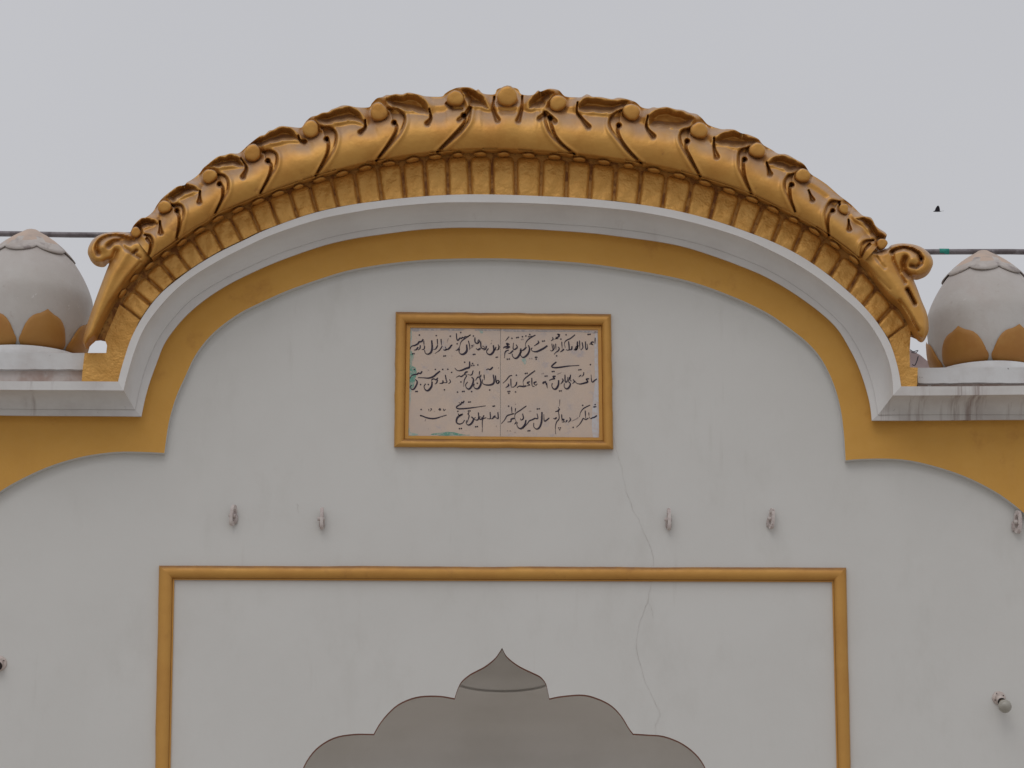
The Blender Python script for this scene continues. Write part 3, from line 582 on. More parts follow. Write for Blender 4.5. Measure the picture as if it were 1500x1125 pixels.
def h_right(x, y, e_):
    d = .33+pillow(e_, 9, .075)
    for p, w_, k in (([(1306, 369), (1313, 365), (1324, 362.5), (1336, 365.5), (1345, 371), (1349.5, 379)], 2.6, .06), ([(1349.5, 379), (1349, 386), (1342, 391), (1334, 389)], 2.2, .035), ([(1326, 378), (1323, 386), (1324, 396), (1331, 403)], 3.6, .05),
                     ([(1307, 368), (1309, 382), (1318, 400), (1326, 414)], 2.2, .02), ([(1329, 424), (1334, 433), (1340, 445)], 2.3, .06), ([(1274, 365), (1284, 369), (1290, 368)], 2.4, .04), ([(1283, 376), (1290, 386), (1296, 392)], 2.5, .012), ([(1268, 386), (1284, 404), (1304, 424)], 1.6, .012)):
        c, _ = segdist(x, y, p); d -= k*np.exp(-(c/w_)**2)
    c = np.hypot(x-1337, y-380); d += .022*np.exp(-(c/7.5)**2)
    c, _ = segdist(x, y, [(1290, 388), (1308, 412), (1328, 440), (1346, 478)]); d += .016*np.exp(-(c/9)**2)
    c, _ = segdist(x, y, [(1318, 440), (1332, 460), (1346, 484)]); d -= .03*np.exp(-(c/2.2)**2)
    return d
relief('end_scroll', [(1277, 358), (1283, 364), (1292, 366), (1301, 363), (1306, 359), (1320, 356.5), (1338, 358), (1353, 364), (1364, 375), (1366.5, 388), (1359, 399), (1346, 404.5), (1337, 404), (1339, 411), (1343, 421), (1350, 440), (1358, 460), (1360.5, 480), (1358, 491), (1352, 496.5), (1344, 491), (1336, 478), (1328, 462), (1318, 447), (1303, 435), (1290, 419), (1279, 404), (1267, 388), (1259, 378), (1264, 369), (1270, 362)], h_right, 1.6, M['gold'], crest, .268)
settle(crest)

# ------------------------------------------------------------------ inscription plaque
plaque = thing('inscription_plaque', P(737, 655, 0), 'stone plaque with black calligraphy in a gold frame under the arch', 'plaque')
oc = [(579.7, 456.8), (895, 460), (898.4, 658.3), (577.3, 655)]
ic = [(601.5, 480.5), (875.5, 483.5), (877.3, 640.5), (598.7, 638)]
for i in range(4):
    j = (i+1) % 4
    bar('frame_bar', oc[i], oc[j], ic[i], ic[j], M['gold_frame'], plaque, d0=.001, h=.034, nseg=60, inner=.30, wob=.3)
DS = .006
def slabm(name, quad):
    return prism(name, quad, DS, .0005, M['slab'], plaque)
slabm('stone_slab', [(598, 479), (732.6, 481), (732.6, 641), (597, 640)])
slabm('stone_slab', [(733.4, 481), (877, 482), (879, 642), (733.4, 641)])
SC = 1494/170.0
strokes = []
def S(z, pts, w=11, faded=False): strokes.append((z, pts, w, faded))
Z1, Z2, Z3, Z4 = (570, 450), (730, 450), (570, 540), (730, 540)
dots = []
def Dt(z, *ps, r=9, f=False): 
    for p in ps: dots.append((z, p, r, f))
# first line, left half
S(Z1, [(438, 410), (420, 440), (388, 446), (370, 470), (330, 492), (290, 502), (266, 546)], 13); Dt(Z1, (390, 358), (300, 600), (320, 598))
S(Z1, [(402, 488), (396, 530), (372, 552)]); S(Z1, [(374, 512), (350, 545), (320, 552)], 12); S(Z1, [(446, 430), (450, 500)], 9); S(Z1, [(458, 498), (450, 538), (420, 546)], 10)
S(Z1, [(548, 425), (554, 520), (540, 578), (502, 604), (468, 592), (456, 552)], 16); S(Z1, [(620, 408), (624, 500)], 10); S(Z1, [(626, 490), (600, 535), (570, 546)], 10); Dt(Z1, (607, 365))
S(Z1, [(668, 408), (674, 490)], 10); S(Z1, [(684, 498), (650, 552), (590, 596)], 8)
S(Z1, [(814, 486), (798, 494), (790, 508), (768, 534), (742, 542), (722, 510)], 13); S(Z1, [(746, 540), (716, 552), (696, 545)], 12); Dt(Z1, (788, 372), (704, 628), (724, 626)); S(Z1, [(762, 400), (745, 452)], 5, True)
S(Z1, [(866, 335), (872, 408), (886, 426), (912, 398), (930, 402), (945, 388), (962, 394), (980, 376), (1010, 376), (1050, 354)], 11); Dt(Z1, (922, 325))
S(Z1, [(1050, 354), (980, 400), (930, 440), (912, 490), (904, 522)], 9); S(Z1, [(906, 520), (885, 546), (856, 556)], 11); Dt(Z1, (876, 470))
S(Z1, [(998, 480), (1000, 560), (962, 602), (922, 602), (900, 572), (908, 540)], 16); S(Z1, [(1020, 430), (1034, 490), (1036, 548)], 10)
S(Z1, [(1104, 388), (1108, 450), (1140, 464), (1166, 432), (1150, 420), (1140, 450)], 12); S(Z1, [(1092, 480), (1070, 510), (1040, 530)], 10, True); Dt(Z1, (1085, 370), (1084, 608), (1104, 606), (1068, 495))
S(Z1, [(1178, 440), (1186, 520), (1222, 534), (1220, 505), (1200, 500)], 12); S(Z1, [(1178, 530), (1142, 546), (1118, 530)], 13); S(Z1, [(1252, 498), (1242, 540), (1216, 552)], 12)
S(Z1, [(1342, 488), (1348, 560), (1312, 606), (1272, 602), (1255, 570), (1278, 530)], 15); S(Z1, [(1320, 422), (1324, 438)], 8, True); S(Z1, [(1322, 458), (1306, 476)], 6, True)
S(Z1, [(1416, 498), (1408, 540), (1382, 552)], 11); S(Z1, [(1376, 510), (1362, 552), (1345, 545)], 10); Dt(Z1, (1378, 644), (1394, 642), r=8); Dt(Z1, (808, 628), r=5, f=True)
# second line, left half
S(Z1, [(426, 824), (404, 852), (380, 848), (360, 862), (328, 866), (292, 880), (266, 916)], 12); Dt(Z1, (324, 800))
S(Z1, [(656, 822), (620, 850), (570, 892), (510, 912), (440, 908), (370, 906)], 13); Dt(Z1, (595, 800), (344, 1085), (362, 1083), (405, 995), (505, 995))
S(Z1, [(338, 930), (362, 958), (352, 1000), (320, 1052), (288, 1056), (270, 1030), (290, 1000)], 13); S(Z1, [(628, 908), (602, 932), (574, 922), (546, 938), (560, 972)], 10)
S(Z1, [(552, 958), (546, 1020), (502, 1072), (466, 1062), (450, 1020), (470, 984)], 15); S(Z1, [(624, 930), (612, 972), (588, 990)], 11)
S(Z1, [(692, 940), (690, 974), (650, 982)], 12); S(Z1, [(724, 870), (734, 930), (744, 962), (720, 972), (694, 962)], 11); Dt(Z1, (690, 800), (755, 798), (805, 838), (712, 1062)); S(Z1, [(776, 928), (790, 960), (764, 986)], 9)
S(Z1, [(1036, 698), (1034, 770), (990, 788), (930, 812), (882, 816), (846, 784)], 14); Dt(Z1, (972, 708), (1075, 724), (1064, 750), (1090, 748), (1142, 742))
S(Z1, [(1012, 828), (984, 840), (972, 866), (1002, 872)], 12); S(Z1, [(962, 868), (930, 892), (902, 884), (864, 902)], 10); S(Z1, [(1002, 880), (976, 920), (964, 962), (960, 1022)], 8); Dt(Z1, (925, 962))
S(Z1, [(1082, 815), (1062, 870), (1012, 866)], 9); S(Z1, [(1062, 900), (1086, 930), (1070, 1002), (1032, 1052), (1000, 1042), (985, 1000), (1010, 960)], 14); Dt(Z1, (1062, 1085), (880, 1092), (945, 1085), (965, 1083))
S(Z1, [(1166, 822), (1158, 882)], 9); S(Z1, [(1186, 868), (1170, 896), (1140, 902), (1112, 942)], 10); S(Z1, [(1168, 908), (1182, 980), (1152, 1042), (1112, 1047), (1090, 1020), (1096, 985)], 15); Dt(Z1, (1135, 978))
S(Z1, [(1336, 770), (1300, 802), (1272, 794), (1250, 808)], 12); S(Z1, [(1222, 868), (1226, 936)], 10)
S(Z1, [(1340, 868), (1352, 950), (1332, 990), (1270, 1002), (1216, 990), (1200, 960), (1206, 930)], 14); S(Z1, [(1368, 878), (1378, 960), (1398, 980), (1420, 955), (1395, 940), (1380, 965)], 12); Dt(Z1, (1295, 1065)); Dt(Z1, (1408, 780), (505, 810), r=5, f=True)
# third line, left half
S(Z3, [(966, 413), (950, 440), (936, 430), (926, 456), (898, 432)], 11); S(Z3, [(926, 456), (882, 480), (864, 502), (900, 516), (1000, 511), (1090, 500), (1242, 478)], 11); Dt(Z3, (1024, 430), (1044, 428), (1338, 483), (1355, 480))
S(Z3, [(888, 578), (904, 602), (928, 588), (952, 580)], 10); S(Z3, [(946, 588), (900, 612), (874, 640), (868, 690), (900, 712), (942, 702), (972, 662)], 14); Dt(Z3, (885, 548), (905, 772), (930, 770), (1020, 545), (1040, 543))
S(Z3, [(1030, 562), (1014, 584), (1030, 600), (1022, 640), (1004, 692)], 9); S(Z3, [(1058, 618), (1086, 650), (1062, 702), (1022, 726), (994, 702), (1000, 664)], 14)
S(Z3, [(1150, 563), (1152, 640), (1130, 662), (1098, 650), (1110, 625)], 11); S(Z3, [(1222, 600), (1196, 642), (1168, 652), (1165, 620), (1190, 625)], 10); Dt(Z3, (1114, 748), (1136, 745))
S(Z3, [(1252, 632), (1215, 642), (1200, 672), (1200, 760), (1198, 818)], 8); S(Z3, [(1300, 558), (1302, 640), (1262, 642)], 10); S(Z3, [(1370, 606), (1348, 620), (1330, 642), (1305, 642)], 12); S(Z3, [(1400, 558), (1404, 640), (1380, 632), (1350, 626)], 11); Dt(Z3, (1380, 740), r=5, f=True)
S(Z3, [(398, 604), (430, 610), (480, 630), (540, 642), (600, 639), (680, 615), (740, 597)], 12); S(Z3, [(400, 600), (418, 612)], 14); Dt(Z3, (412, 525), r=9); S(Z3, [(509, 518), (513, 550)], 6); S(Z3, [(532, 514), (546, 518), (530, 550)], 7)
S(Z3, [(638, 530), (655, 515), (664, 530), (646, 538)], 9); S(Z3, [(698, 515), (706, 538), (728, 522)], 8); Dt(Z3, (585, 550), (505, 776), r=4, f=True); S(Z3, [(470, 650), (462, 676)], 6, True)
# first line, right half
S(Z2, [(1246, 393), (1244, 476)], 9); Dt(Z2, (1156, 350), (1180, 348), r=10); S(Z2, [(1232, 450), (1206, 448), (1192, 468), (1218, 480), (1168, 472)], 11); S(Z2, [(1120, 440), (1128, 542), (1150, 520), (1142, 470)], 11); S(Z2, [(1252, 310), (1240, 330)], 10, True)
S(Z2, [(1078, 450), (1088, 520), (1060, 548)], 11); S(Z2, [(1044, 428), (1050, 535)], 10); S(Z2, [(1018, 440), (1014, 530), (984, 548), (1004, 500)], 14); S(Z2, [(1030, 490), (1000, 545), (970, 548)], 10); S(Z2, [(948, 500), (942, 540), (908, 552)], 12); S(Z2, [(904, 438), (912, 540), (888, 552), (870, 545)], 12)
S(Z2, [(988, 354), (930, 400), (872, 430), (850, 470), (862, 522)], 9); S(Z2, [(846, 538), (820, 562), (796, 576)], 11); Dt(Z2, (872, 355), (805, 410)); S(Z2, [(815, 443), (822, 532)], 9)
S(Z2, [(768, 510), (784, 530), (770, 560), (740, 582), (718, 606)], 10); S(Z2, [(738, 468), (742, 548)], 9); S(Z2, [(712, 478), (716, 530), (692, 562), (668, 556)], 11); S(Z2, [(688, 468), (702, 552)], 9)
S(Z2, [(796, 355), (762, 348), (784, 368), (745, 402), (772, 404)], 12); S(Z2, [(698, 385), (704, 412), (680, 432)], 10); S(Z2, [(740, 380), (748, 400), (722, 412)], 9)
S(Z2, [(632, 494), (590, 525), (540, 552), (490, 572), (442, 566), (424, 540), (436, 522)], 14); Dt(Z2, (570, 437), (592, 433), (478, 645), (494, 643), (486, 668))
S(Z2, [(508, 430), (520, 455), (480, 486), (462, 498)], 11); S(Z2, [(478, 358), (420, 390), (370, 430), (348, 482), (360, 522)], 9); Dt(Z2, (405, 350), (394, 378), (420, 375), (355, 370), (310, 380))
S(Z2, [(386, 488), (402, 540), (380, 602), (332, 644), (300, 638), (284, 602), (300, 570)], 14); S(Z2, [(362, 512), (330, 545), (296, 560), (275, 552)], 11)
S(Z2, [(228, 480), (244, 515), (212, 542), (190, 530), (196, 458)], 11); S(Z2, [(290, 530), (282, 590), (250, 644), (214, 658), (184, 632), (178, 598)], 15); S(Z2, [(192, 556), (152, 592), (128, 592)], 11); S(Z2, [(134, 552), (100, 564), (84, 592), (80, 655)], 9)
Dt(Z2, (236, 392), (256, 388), (175, 400), (115, 668), (140, 666)); S(Z2, [(144, 480), (108, 468), (124, 502), (84, 508), (64, 528)], 15); S(Z2, [(150, 505), (110, 528), (80, 515)], 12); S(Z2, [(138, 378), (92, 434)], 7); Dt(Z2, (750, 625)); S(Z2, [(-2, 480), (8, 510), (-2, 545)], 9)
Dt(Z2, (298, 414), (318, 414), (402, 660), (430, 660), r=7, f=True)
# second line, right half
S(Z2, [(748, 703), (702, 742), (686, 768), (730, 778), (800, 772), (900, 758), (1042, 748)], 12); Dt(Z2, (694, 828), (716, 826), (1185, 738), (1038, 806), (1062, 803)); S(Z2, [(1100, 836), (1096, 870), (1074, 892)], 9); S(Z2, [(1066, 872), (1034, 898)], 8)
S(Z2, [(1268, 922), (1236, 946), (1214, 962), (1200, 950), (1194, 868)], 10); S(Z2, [(1168, 920), (1132, 928), (1152, 958), (1110, 976), (1050, 988), (1006, 976), (984, 948)], 13)
S(Z2, [(962, 928), (978, 958), (954, 984)], 11); S(Z2, [(930, 868), (924, 940), (946, 950)], 10); S(Z2, [(918, 898), (898, 962)], 9); S(Z2, [(906, 960), (928, 990), (902, 1042), (870, 1048), (848, 1020), (850, 980)], 13); S(Z2, [(858, 868), (862, 960), (886, 950), (896, 898)], 11)
S(Z2, [(822, 918), (834, 945), (802, 990)], 11); S(Z2, [(776, 938), (772, 1002), (740, 1052), (706, 1047), (688, 1010), (696, 978)], 15); Dt(Z2, (788, 1078), (810, 1076)); S(Z2, [(738, 888), (704, 894), (724, 918), (690, 926), (654, 942)], 13)
Dt(Z2, (603, 887), (626, 885)); S(Z2, [(608, 948), (614, 1000)], 10); S(Z2, [(622, 972), (630, 1044)], 10); S(Z2, [(600, 958), (572, 978), (585, 985)], 14)
S(Z2, [(492, 958), (458, 974), (482, 1004), (502, 984)], 11); S(Z2, [(430, 908), (436, 1012), (466, 1016)], 10); S(Z2, [(406, 958), (372, 974), (404, 1000), (368, 1012)], 11); S(Z2, [(474, 816), (400, 870), (340, 920), (318, 962), (330, 1018)], 9); Dt(Z2, (348, 852), (370, 850))
S(Z2, [(362, 1012), (320, 1020), (270, 1016), (238, 1036)], 13); S(Z2, [(238, 960), (226, 1002), (188, 1032)], 11); S(Z2, [(160, 918), (166, 1022), (186, 1026)], 10); S(Z2, [(124, 984), (134, 1005), (94, 1036)], 11); Dt(Z2, (232, 875), (222, 1090), (124, 1085), (146, 1083), (135, 1108))
S(Z2, [(178, 878), (142, 888), (100, 940), (58, 978)], 8); Dt(Z2, (562, 856), (582, 852), r=6, f=True); S(Z2, [(758, 862), (812, 840)], 6, True); S(Z2, [(-2, 940), (6, 960), (-2, 975)], 9); S(Z4, [(-2, 620), (6, 630)], 8)
# third line, right half
S(Z4, [(1270, 603), (1236, 626), (1212, 632), (1188, 644), (1170, 622)], 11); S(Z4, [(1222, 493), (1264, 490)], 11); Dt(Z4, (1246, 462)); S(Z4, [(1164, 563), (1168, 612)], 8); S(Z4, [(1118, 538), (1124, 640)], 10)
S(Z4, [(1160, 636), (1124, 655), (1094, 640), (1080, 662), (1050, 710), (1004, 754)], 9); S(Z4, [(1182, 468), (1100, 510), (1060, 560), (1044, 622)], 8); Dt(Z4, (1085, 472), (963, 755)); S(Z4, [(1030, 628), (1000, 648), (944, 676)], 7, True)
S(Z4, [(916, 628), (930, 655), (902, 692)], 11); S(Z4, [(888, 662), (864, 692)], 10); S(Z4, [(852, 655), (828, 652), (848, 682), (818, 688)], 11); S(Z4, [(814, 588), (820, 672)], 10); S(Z4, [(774, 548), (782, 640), (748, 690), (734, 760), (738, 844)], 8)
S(Z4, [(752, 628), (730, 645), (706, 640)], 11); Dt(Z4, (776, 762), (800, 762), (789, 786), r=8); S(Z4, [(788, 515), (770, 543), (750, 548), (732, 556)], 12); S(Z4, [(792, 395), (789, 480)], 5); S(Z4, [(770, 495), (790, 525)], 7)
S(Z4, [(656, 633), (622, 662), (592, 672), (585, 588)], 10); S(Z4, [(562, 558), (556, 680), (532, 752), (494, 778), (458, 750), (456, 698)], 15); Dt(Z4, (502, 518), (526, 516), (384, 800), (404, 798))
S(Z4, [(498, 578), (508, 640), (470, 640), (440, 656), (400, 672), (370, 712), (318, 768)], 10); S(Z4, [(356, 660), (342, 720), (300, 768), (260, 762), (238, 722), (246, 690)], 14); S(Z4, [(312, 578), (322, 640), (290, 662), (286, 640)], 11)
S(Z4, [(362, 478), (290, 530), (220, 580), (213, 640), (232, 682)], 8); S(Z4, [(232, 684), (208, 718)], 9); S(Z4, [(208, 636), (166, 652), (160, 680), (118, 686)], 12); S(Z4, [(222, 508), (216, 562)], 8); S(Z4, [(170, 490), (176, 592)], 9)
S(Z4, [(206, 578), (150, 592), (112, 608), (80, 660), (38, 708)], 9); Dt(Z4, (132, 482)); Dt(Z4, (220, 458), (400, 548), (415, 545), (215, 818), (118, 800), (152, 800), r=6, f=True)
for z, pts, w_, fd in strokes:
    n = max(6, len(pts)*6); p = spl(pts, n)/SC+np.array(z); t = np.gradient(p, axis=0); t /= np.linalg.norm(t, axis=1)[:, None]+1e-9
    ang = np.abs(t[:, 0]*math.cos(.9)+t[:, 1]*math.sin(.9))     # reed pen: thick across, thin along its nib
    s = np.linspace(0, 1, n); wd = w_/SC*.5*(.86+.42*(1-ang**2))*(.5+.5*np.sin(np.clip(s*1.15+.12, 0, 1)*math.pi)**.6)*1.45
    a = p+np.stack([-t[:, 1], t[:, 0]], -1)*wd[:, None]; b = p-np.stack([-t[:, 1], t[:, 0]], -1)*wd[:, None]
    me = bpy.data.meshes.new('letter_stroke'); me.from_pydata(PN(a[:, 0], a[:, 1], DS+.0012).tolist()+PN(b[:, 0], b[:, 1], DS+.0012).tolist(), [], [(i, i+1, n+i+1, n+i) for i in range(n-1)])
    me.update(); link('letter_stroke', me, M['ink_faded'] if fd else M['ink'], plaque)
for z, c, r_, fd in dots:
    x, y = c[0]/SC+z[0], c[1]/SC+z[1]; rr = r_/SC*1.18
    me = bpy.data.meshes.new('letter_dot'); me.from_pydata([tuple(P(x+rr*(1.12 if k % 2 == 0 else .86)*math.cos(k*math.pi/4), y+rr*(1.12 if k % 2 == 0 else .86)*math.sin(k*math.pi/4)*.95, DS+.0016)) for k in range(8)], [], [tuple(range(8))])
    me.update(); link('letter_dot', me, M['ink_faded'] if fd else M['ink'], plaque)
# green paint smears and grey edge on the stone
def smear(pts, m_, d=.0006):
    q_ = spl(pts, len(pts)*5, True); q_ += np.random.randn(*q_.shape)*.22
    f = [P(x, y, DS+d) for x, y in q_]
    F = [t for t in tessellate_polygon([[Vector((v.x, v.z, 0)) for v in f]])]
    me = bpy.data.meshes.new('paint_smear'); me.from_pydata([tuple(v) for v in f], [], F); me.update(); link('paint_smear', me, m_, plaque)
M['smear'] = mat('green_smear', (.13, .31, .235), (.36, .40, .33), 60, .45, .60, rough=.6)
M['smear2'] = mat('pale_green_smear', (.33, .43, .37), (.48, .46, .41), 70, .42, .60, rough=.6)
M['grey_edge'] = mat('grey_edge_wear', (.36, .33, .33), (.52, .45, .42), 55, .45, .62, rough=.7)
smear([(600, 512), (603, 515), (606, 522), (604, 530), (604, 536), (609, 539), (610, 548), (608, 556), (606, 566), (601, 568), (600, 545)], M['smear'])
smear([(600.4, 568), (602.5, 568), (601.5, 590), (600, 594)], M['smear2']); smear([(598.8, 626), (600.5, 628), (601, 633), (613, 636.3), (600, 637.8)], M['smear2'])
smear([(632, 635.5), (644, 634), (655, 632.6), (668, 633.8), (680, 636.5), (690, 637.6), (660, 638), (634, 637.4)], M['smear'])
smear([(601.6, 483), (602.8, 483), (602.5, 510), (601, 512)], M['smear2']); smear([(703, 484), (706, 482.5), (708, 486), (706, 488.5), (703.5, 487)], M['smear2'])
smear([(764, 526), (769, 525), (771, 530), (769, 534), (766, 530)], M['smear2'])
smear([(602, 481), (640, 481.5), (680, 482), (672, 484.6), (650, 484), (625, 484), (607, 485.5)], M['grey_edge']); smear([(696, 482), (732, 483), (732, 484.5), (700, 484.5)], M['grey_edge'])
smear([(734, 482.5), (800, 484), (872, 485), (872, 489), (850, 486.5), (800, 486), (745, 486)], M['grey_edge'])
M['pale_edge'] = mat('pale_edge_wear', (.56, .54, .55), (.55, .48, .45), 45, .45, .60, rough=.7)
smear([(871, 492), (875, 492), (876.5, 560), (877, 636), (868, 638), (867.5, 600), (871, 560)], M['pale_edge'], .0004)
settle(plaque)

# ------------------------------------------------------------------ parapet domes
def dome(cxp, Rp, yt, y0p, petals, ph, label, capflip):
    yc = .24; d = -yc
    sc = (P(cxp+1, 440, d)-P(cxp, 440, d)).length; X = P(cxp, 440, d).x
    zf = lambda yy, r=0: P(cxp, yy, d+r*sc).z           # height of a point seen at row yy on the front of radius r
    t = thing('parapet_dome', (X, yc, zf(y0p, 80)-.06), label, 'dome', 'bulbous domes on the parapet')
    k = Rp/95.0
    pr_ = [(75, y0p+4, 82), (83, y0p-8, 85), (91, y0p-24, 60), (94.5, y0p-44, 20), (94.5, y0p-58, 0), (91.5, y0p-70, 0), (85, y0p-85, 0), (76, y0p-101, 0), (65, y0p-117, 0), (53, y0p-131, 0), (38, y0p-144, 0), (24, y0p-154, 0), (11, y0p-160, 0), (.5, y0p-162, 0)]
    prof_ = [(r*k*sc, zf(yt+(yy-(y0p-168))*(y0p-yt)/168, ff*k)) for r, yy, ff in pr_]
    pa = spl(prof_, 60); pa[:, 1] = np.sort(pa[:, 1])
    def fn(r, z, a): return r*(1+.006*math.sin(3*a+cxp)+.004*math.sin(7*a+z*9)), z
    lathe('dome_shell', [tuple(x) for x in pa], (X, yc), M['dome'], t, n=72, fn=fn)
    zr = pa[:, 1]; rr = pa[:, 0]
    zb, zt = pa[0, 1]+.004, zf(y0p-52, 88*k)
    for i in range(petals):
        a0 = ph+i*2*math.pi/petals; hw = math.pi/petals*.955; V = []; nu, nv = 15, 12
        for iv in range(nv):
            v = iv/(nv-1); z = zb+(zt-zb)*v
            for iu in range(nu):
                u = iu/(nu-1)*2-1
                # ogee petal: height limit falls from the tip to the side
                au = abs(u); lim = (1-.72*au**2.6-.28*au**14)*(1-.12*min(au*3, 1)) if au > 0 else 1
                lim = (1-.60*au**3.4)*(1-.13*min(1, au*3.2)**.8)
                zz = zb+(zt-zb)*lim*v
                wv = hw*(.90+.10*math.sin(min(1, v*1.1)*math.pi)) if True else hw
                R_ = np.interp(zz, zr, rr)+.004+.016*(max(0, 1-au**4))**.5*(max(0, 1-v**6))**.5*(.6+.4*math.sin(math.pi*min(v+.25, 1)))
                a = a0+u*wv; V.append((X+R_*math.sin(a), yc-R_*math.cos(a), zz))
        mk('petal', V, grid_faces(nv, nu), M['petal'], t, True)
    # lotus cap draped over the top
    ztop = prof_[-1][1]; lobes = 8
    pc = [(.5, 3), (9, 2.5), (14, -1), (24, -9), (36, -19), (48, -30), (58, -41), (64, -48)]
    V = []; n = 160; rowsn = len(pc)
    for ri, (r, dz) in enumerate(pc):
        for j in range(n):
            a = 2*math.pi*j/n; lb = abs(math.cos(lobes*a/2+capflip)); f = ri/(rowsn-1)
            ext = 1-.20*f*(1-lb**.7)
            r_ = r*k*sc*ext*1.0; z = ztop+(dz*k*sc)*(ext if dz < 0 else 1)
            z = max(z, 0); rs = np.interp(z, zr, rr)+.004+.006*f+.0035*math.sin(a*5+3)*f
            if f > .35: r_ = max(r_, rs) if r_ < rs+.02 else r_
            V.append((X+r_*math.sin(a), yc-r_*math.cos(a), z))
    V2_ = V+[(v[0], v[1], v[2]) for v in []]
    gf = grid_faces(rowsn, n, True)
    o = mk('lotus_cap', V, gf+[tuple(range(n))], [M['cap'], M['cap_rim']], t, True)
    for pl in o.data.polygons:
        if pl.center.z < ztop-(26+6*math.sin(pl.center.x*60))*k*sc: pl.material_index = 1
    sol = o.modifiers.new('thickness', 'SOLIDIFY'); sol.thickness = .006; sol.offset = -.2
    lathe('base_ring', [(86*k*sc, pa[0, 1]+.001), (93*k*sc, pa[0, 1]-.004), (94*k*sc, pa[0, 1]-.05), (94*k*sc, pa[0, 1]-.20), (.01, pa[0, 1]-.20)], (X, yc), M['coping'], t, n=64)
    settle(t); return t
dome(41, 95, 335, 503, 7, math.radians(2+25.7), 'bulbous whitish dome with ochre petals at left end of the parapet, beside the left scroll', .3)
dome(1443, 87, 366, 526, 6, math.radians(-7+30), 'bulbous whitish dome with ochre petals at right end of the parapet, beside the right scroll', .6)

# ------------------------------------------------------------------ pipes behind the parapet
def pipe(p, q_, dd, r_, label, mark, post):
    a, b = P(*p, dd), P(*q_, dd); t = thing('metal_pipe', P(post[0], 600, dd), label, 'pipe', 'metal pipes behind the parapet')
    n = 14; pts = [a.lerp(b, i/(n-1))+Vector((0, 0, .003*math.sin(i*1.3))) for i in range(n)]
    V, F = tube(pts, r_, 14); mk('tube', V, F, M['pipe'], t, True)
    pp = P(*post, dd); V, F = tube([Vector((pp.x, pp.y, pp.z-.02)), Vector((pp.x, pp.y, rooftop-.03 if post[1] < 400 else pp.z-.6))], .014, 10); mk('post', V, F, M['pipe'], t, True)
    if mark:
        f = (mark[0]-p[0])/(q_[0]-p[0]); g_ = (mark[1]-p[0])/(q_[0]-p[0])
        V, F = tube([a.lerp(b, f), a.lerp(b, (f+g_)/2), a.lerp(b, g_)], r_+.0012, 14); mk('green_mark', V, F, M['green'], t, True)
    settle(t)
pipe((-400, 341, ), (420, 345), -.7, .0160, 'grey metal pipe running behind the left dome and the left scroll', None, (330, 345))
pipe((1120, 366), (1900, 373.5), -.7, .0160, 'grey metal pipe with a green paint mark behind the right dome', (1376, 1390), (1180, 366.5))

# ------------------------------------------------------------------ pink block and wire seen in the gap beside the right scroll
blk = thing('pink_parapet_block', P(1352, 545, -.5), 'small pinkish plaster block in the gap between right scroll and right dome', 'wall')
v0, v1 = P(1326, 513, -.62), P(1372, 560, -.62)
prism('block_face', [(1322, 512), (1337, 514), (1348, 520), (1360, 530), (1372, 540), (1372, 580), (1322, 580)], -.62, -.9, M['pink'], blk); settle(blk)
wr = thing('loose_wire', P(1341, 537, -.45), 'short dark wire curling in front of the pinkish block by the right dome', 'wire')
V1, F1 = tube([P(x, y, -.5) for x, y in spl([(1333, 512), (1338, 515), (1345, 513), (1341, 517), (1335, 516)], 14)], .0022, 6)
V2x, F2x = tube([P(x, y, -.5) for x, y in spl([(1345, 522), (1343, 529), (1340, 535), (1336, 534)], 12)], .0030, 6)
Vj, Fj = join([(V1, F1), (V2x, F2x)]); mk('strand', Vj, Fj, M['wire'], wr, True); settle(wr)

# ------------------------------------------------------------------ small wall brackets (ring insulators)
def bracket(x, y, yaw, label, tilt=0.0, s=1.0):
    c = P(x, y, .0); t = thing('wall_bracket', c, label, 'bracket', 'small ceramic brackets on the wall')
    Rz = Matrix.Rotation(yaw, 3, 'Z') @ Matrix.Rotation(tilt, 3, 'Y')
    def T(v): return c+Rz @ (Vector(v)*s)
    # base block on the wall
    V, F = [], []
    bm = bmesh.new(); bmesh.ops.create_cube(bm, size=1)
    for v in bm.verts: v.co = Vector((v.co.x*.030, v.co.y*.016-.008, v.co.z*.052-.016))
    bmesh.ops.bevel(bm, geom=bm.edges[:], offset=.005, segments=2, affect='EDGES')
    me = bpy.data.meshes.new('base_plate'); bm.to_mesh(me); bm.free()
    for v in me.vertices: v.co = c+Matrix.Rotation(tilt, 3, 'Y') @ (v.co*s)
    link('base_plate', me, M['ceramic'], t, True)
    # flat ring standing out from the wall
    n = 26; V = []
    for k in range(n):
        a = 2*math.pi*k/n
        for (ro, w_) in ((1, 1), (1, -1), (.62, -1), (.62, 1)):
            V.append(T((w_*.0082, -.030-.024*ro*math.copysign(abs(math.cos(a))**.8, math.cos(a)), .002+.058*ro*math.copysign(abs(math.sin(a))**.75, math.sin(a)))))
    F = []
    for k in range(n):
        m_ = (k+1) % n
        for j in range(4): F.append((k*4+j, k*4+(j+1) % 4, m_*4+(j+1) % 4, m_*4+j))
    sharp(mk('ring', V, F, M['ceramic'], t), 40)
    V, F = tube([T((-.022, -.030, .0)), T((.014, -.030, .0))], .0105*s, 10); mk('pin', V, F, M['ceramic'], t, True)
    V, F = tube([T((0, -.004, .0)), T((0, -.030, .0))], .010*s, 10); mk('stem', V, F, M['ceramic'], t, True)
    settle(t); return t
bracket(345, 757, math.radians(-22), 'small dirty ceramic bracket on the wall, leftmost of the row under the plaque', -.12*-1, .95)
bracket(472, 762, math.radians(0), 'small dirty ceramic bracket on the wall below and left of the plaque, second from left', 0, 1.0)
bracket(979, 763, math.radians(3), 'small dirty ceramic bracket on the wall beside the hairline crack, right of the plaque', 0, 1.0)
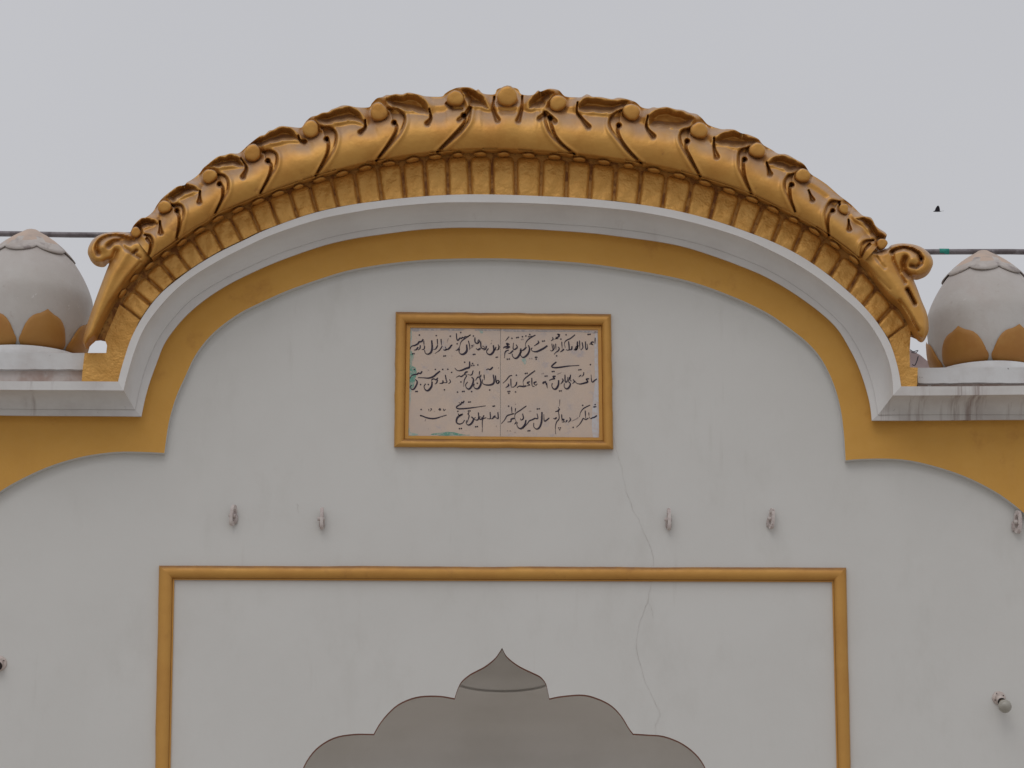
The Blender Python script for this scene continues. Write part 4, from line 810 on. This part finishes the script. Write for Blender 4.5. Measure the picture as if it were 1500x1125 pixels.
bracket(1127, 762, math.radians(20), 'small dirty ceramic bracket on the wall between crack and right frame corner', .08, .95)
bracket(1486, 767, math.radians(24), 'small ceramic bracket at the right edge just under the ochre side arch', .05, 1.05)

# ------------------------------------------------------------------ bulb holders
def holder(x, y, r, axis, label, bulb):
    c = P(x, y, 0); t = thing('bulb_holder', c, label, 'light fitting', 'bulb holders on the wall')
    R = r*PX; ax = Vector(axis).normalized(); n0 = Vector((0, -1, 0))
    V, F = tube([c, c+n0*.006, c+n0*.011, c+n0*.013], [R, R, R*.86, R*.5], 28); mk('base_plate', V, F, M['ceramic_white'], t, True)
    for k in range(4):
        a = .5+k*math.pi/2; s_ = c+Vector((math.cos(a)*R*.72, -.0115, math.sin(a)*R*.72)); V, F = tube([s_, s_+n0*.003], .0028, 8); mk('screw', V, F, M['black'], t)
    a = c+n0*.008; b = a+ax*.040
    V, F = tube([a, a+ax*.02, b, b+ax*.001], [R*.62, R*.56, R*.56, R*.50], 24); mk('socket_neck', V, F, M['ceramic_white'], t, True)
    V, F = tube([b+ax*.0012, b+ax*.009, b+ax*.0095], [R*.585, R*.585, R*.3], 24); sharp(mk('socket_rim', V, F, M['black'], t), 40)
    if bulb:
        k = b+ax*.008; Rb = 9.4*PX
        V, F = tube([k, k+ax*.016], R*.45, 20); mk('bulb_cap', V, F, M['brass'], t, True)
        pr_ = [(0, .40), (.010, .50), (.022, .74), (.034, .93), (.048, 1.0), (.062, .93), (.073, .72), (.079, .42), (.0815, .05)]
        V, F = tube([k+ax*(.004+h) for h, _ in pr_], [Rb*w_ for _, w_ in pr_], 28); mk('bulb_glass', V, F, M['bulb'], t, True)
    settle(t); return t
holder(1463, 1022.7, 9.6, (.155, -.88, -.62), 'round white bulb holder with a dusty bulb, at the lower right of the wall', True)
holder(-1, 972, 11, (.03, -.93, -.50), 'round bulb holder with an empty black socket, at the lower left edge of the wall', False)

# ------------------------------------------------------------------ bird
bc = P(1373, 308.5, -60); bird = thing('bird', bc, 'small black bird flying in the grey sky at the right', 'bird')
s_ = (P(1374, 308, -60)-P(1373, 308, -60)).length
pts = [bc+Vector((x*s_, 0, z*s_)) for x, z in ((-6.2, -1.6), (-4.8, -1.2), (-3, -.7), (0, -.4), (3, -.9), (5, -1.3))]
V, F = tube(pts, [.1*s_, .55*s_, 1.2*s_, 1.5*s_, .9*s_, .3*s_], 12); mk('body', V, F, M['bird'], bird, True)
V = [bc+Vector((x*s_, y*s_, z*s_)) for x, y, z in ((4.4, 0, -1.3), (9.5, .6, -.4), (9.8, -.6, -.6), (4.6, -1, -1.5), (4.4, 0, -1.0), (9.5, .6, -.2), (9.8, -.6, -.4), (4.6, -1, -1.2))]
mk('tail', V, [(0, 1, 2, 3), (4, 5, 6, 7), (0, 1, 5, 4), (1, 2, 6, 5), (2, 3, 7, 6), (3, 0, 4, 7)], M['bird'], bird)
for sg in (-1, 1):
    wp = [(-3.4, 0, -.6), (-3.0, sg*3, 2.4), (-1.2, sg*7, 4.6), (.3, sg*8, 5.2), (2.2, sg*7, 3.6), (3.4, sg*3, .8), (3.8, 0, -1)]
    a = [bc+Vector((x*s_, y*s_, z*s_)) for x, y, z in wp]; n = len(a); V = a+[v+Vector((.0, sg*.35*s_, -.25*s_)) for v in a]
    mk('wing', V, [tuple(range(n)), tuple(range(2*n-1, n-1, -1))]+[(i, (i+1) % n, n+(i+1) % n, n+i) for i in range(n)], M['bird'], bird)
settle(bird); settle(gate)
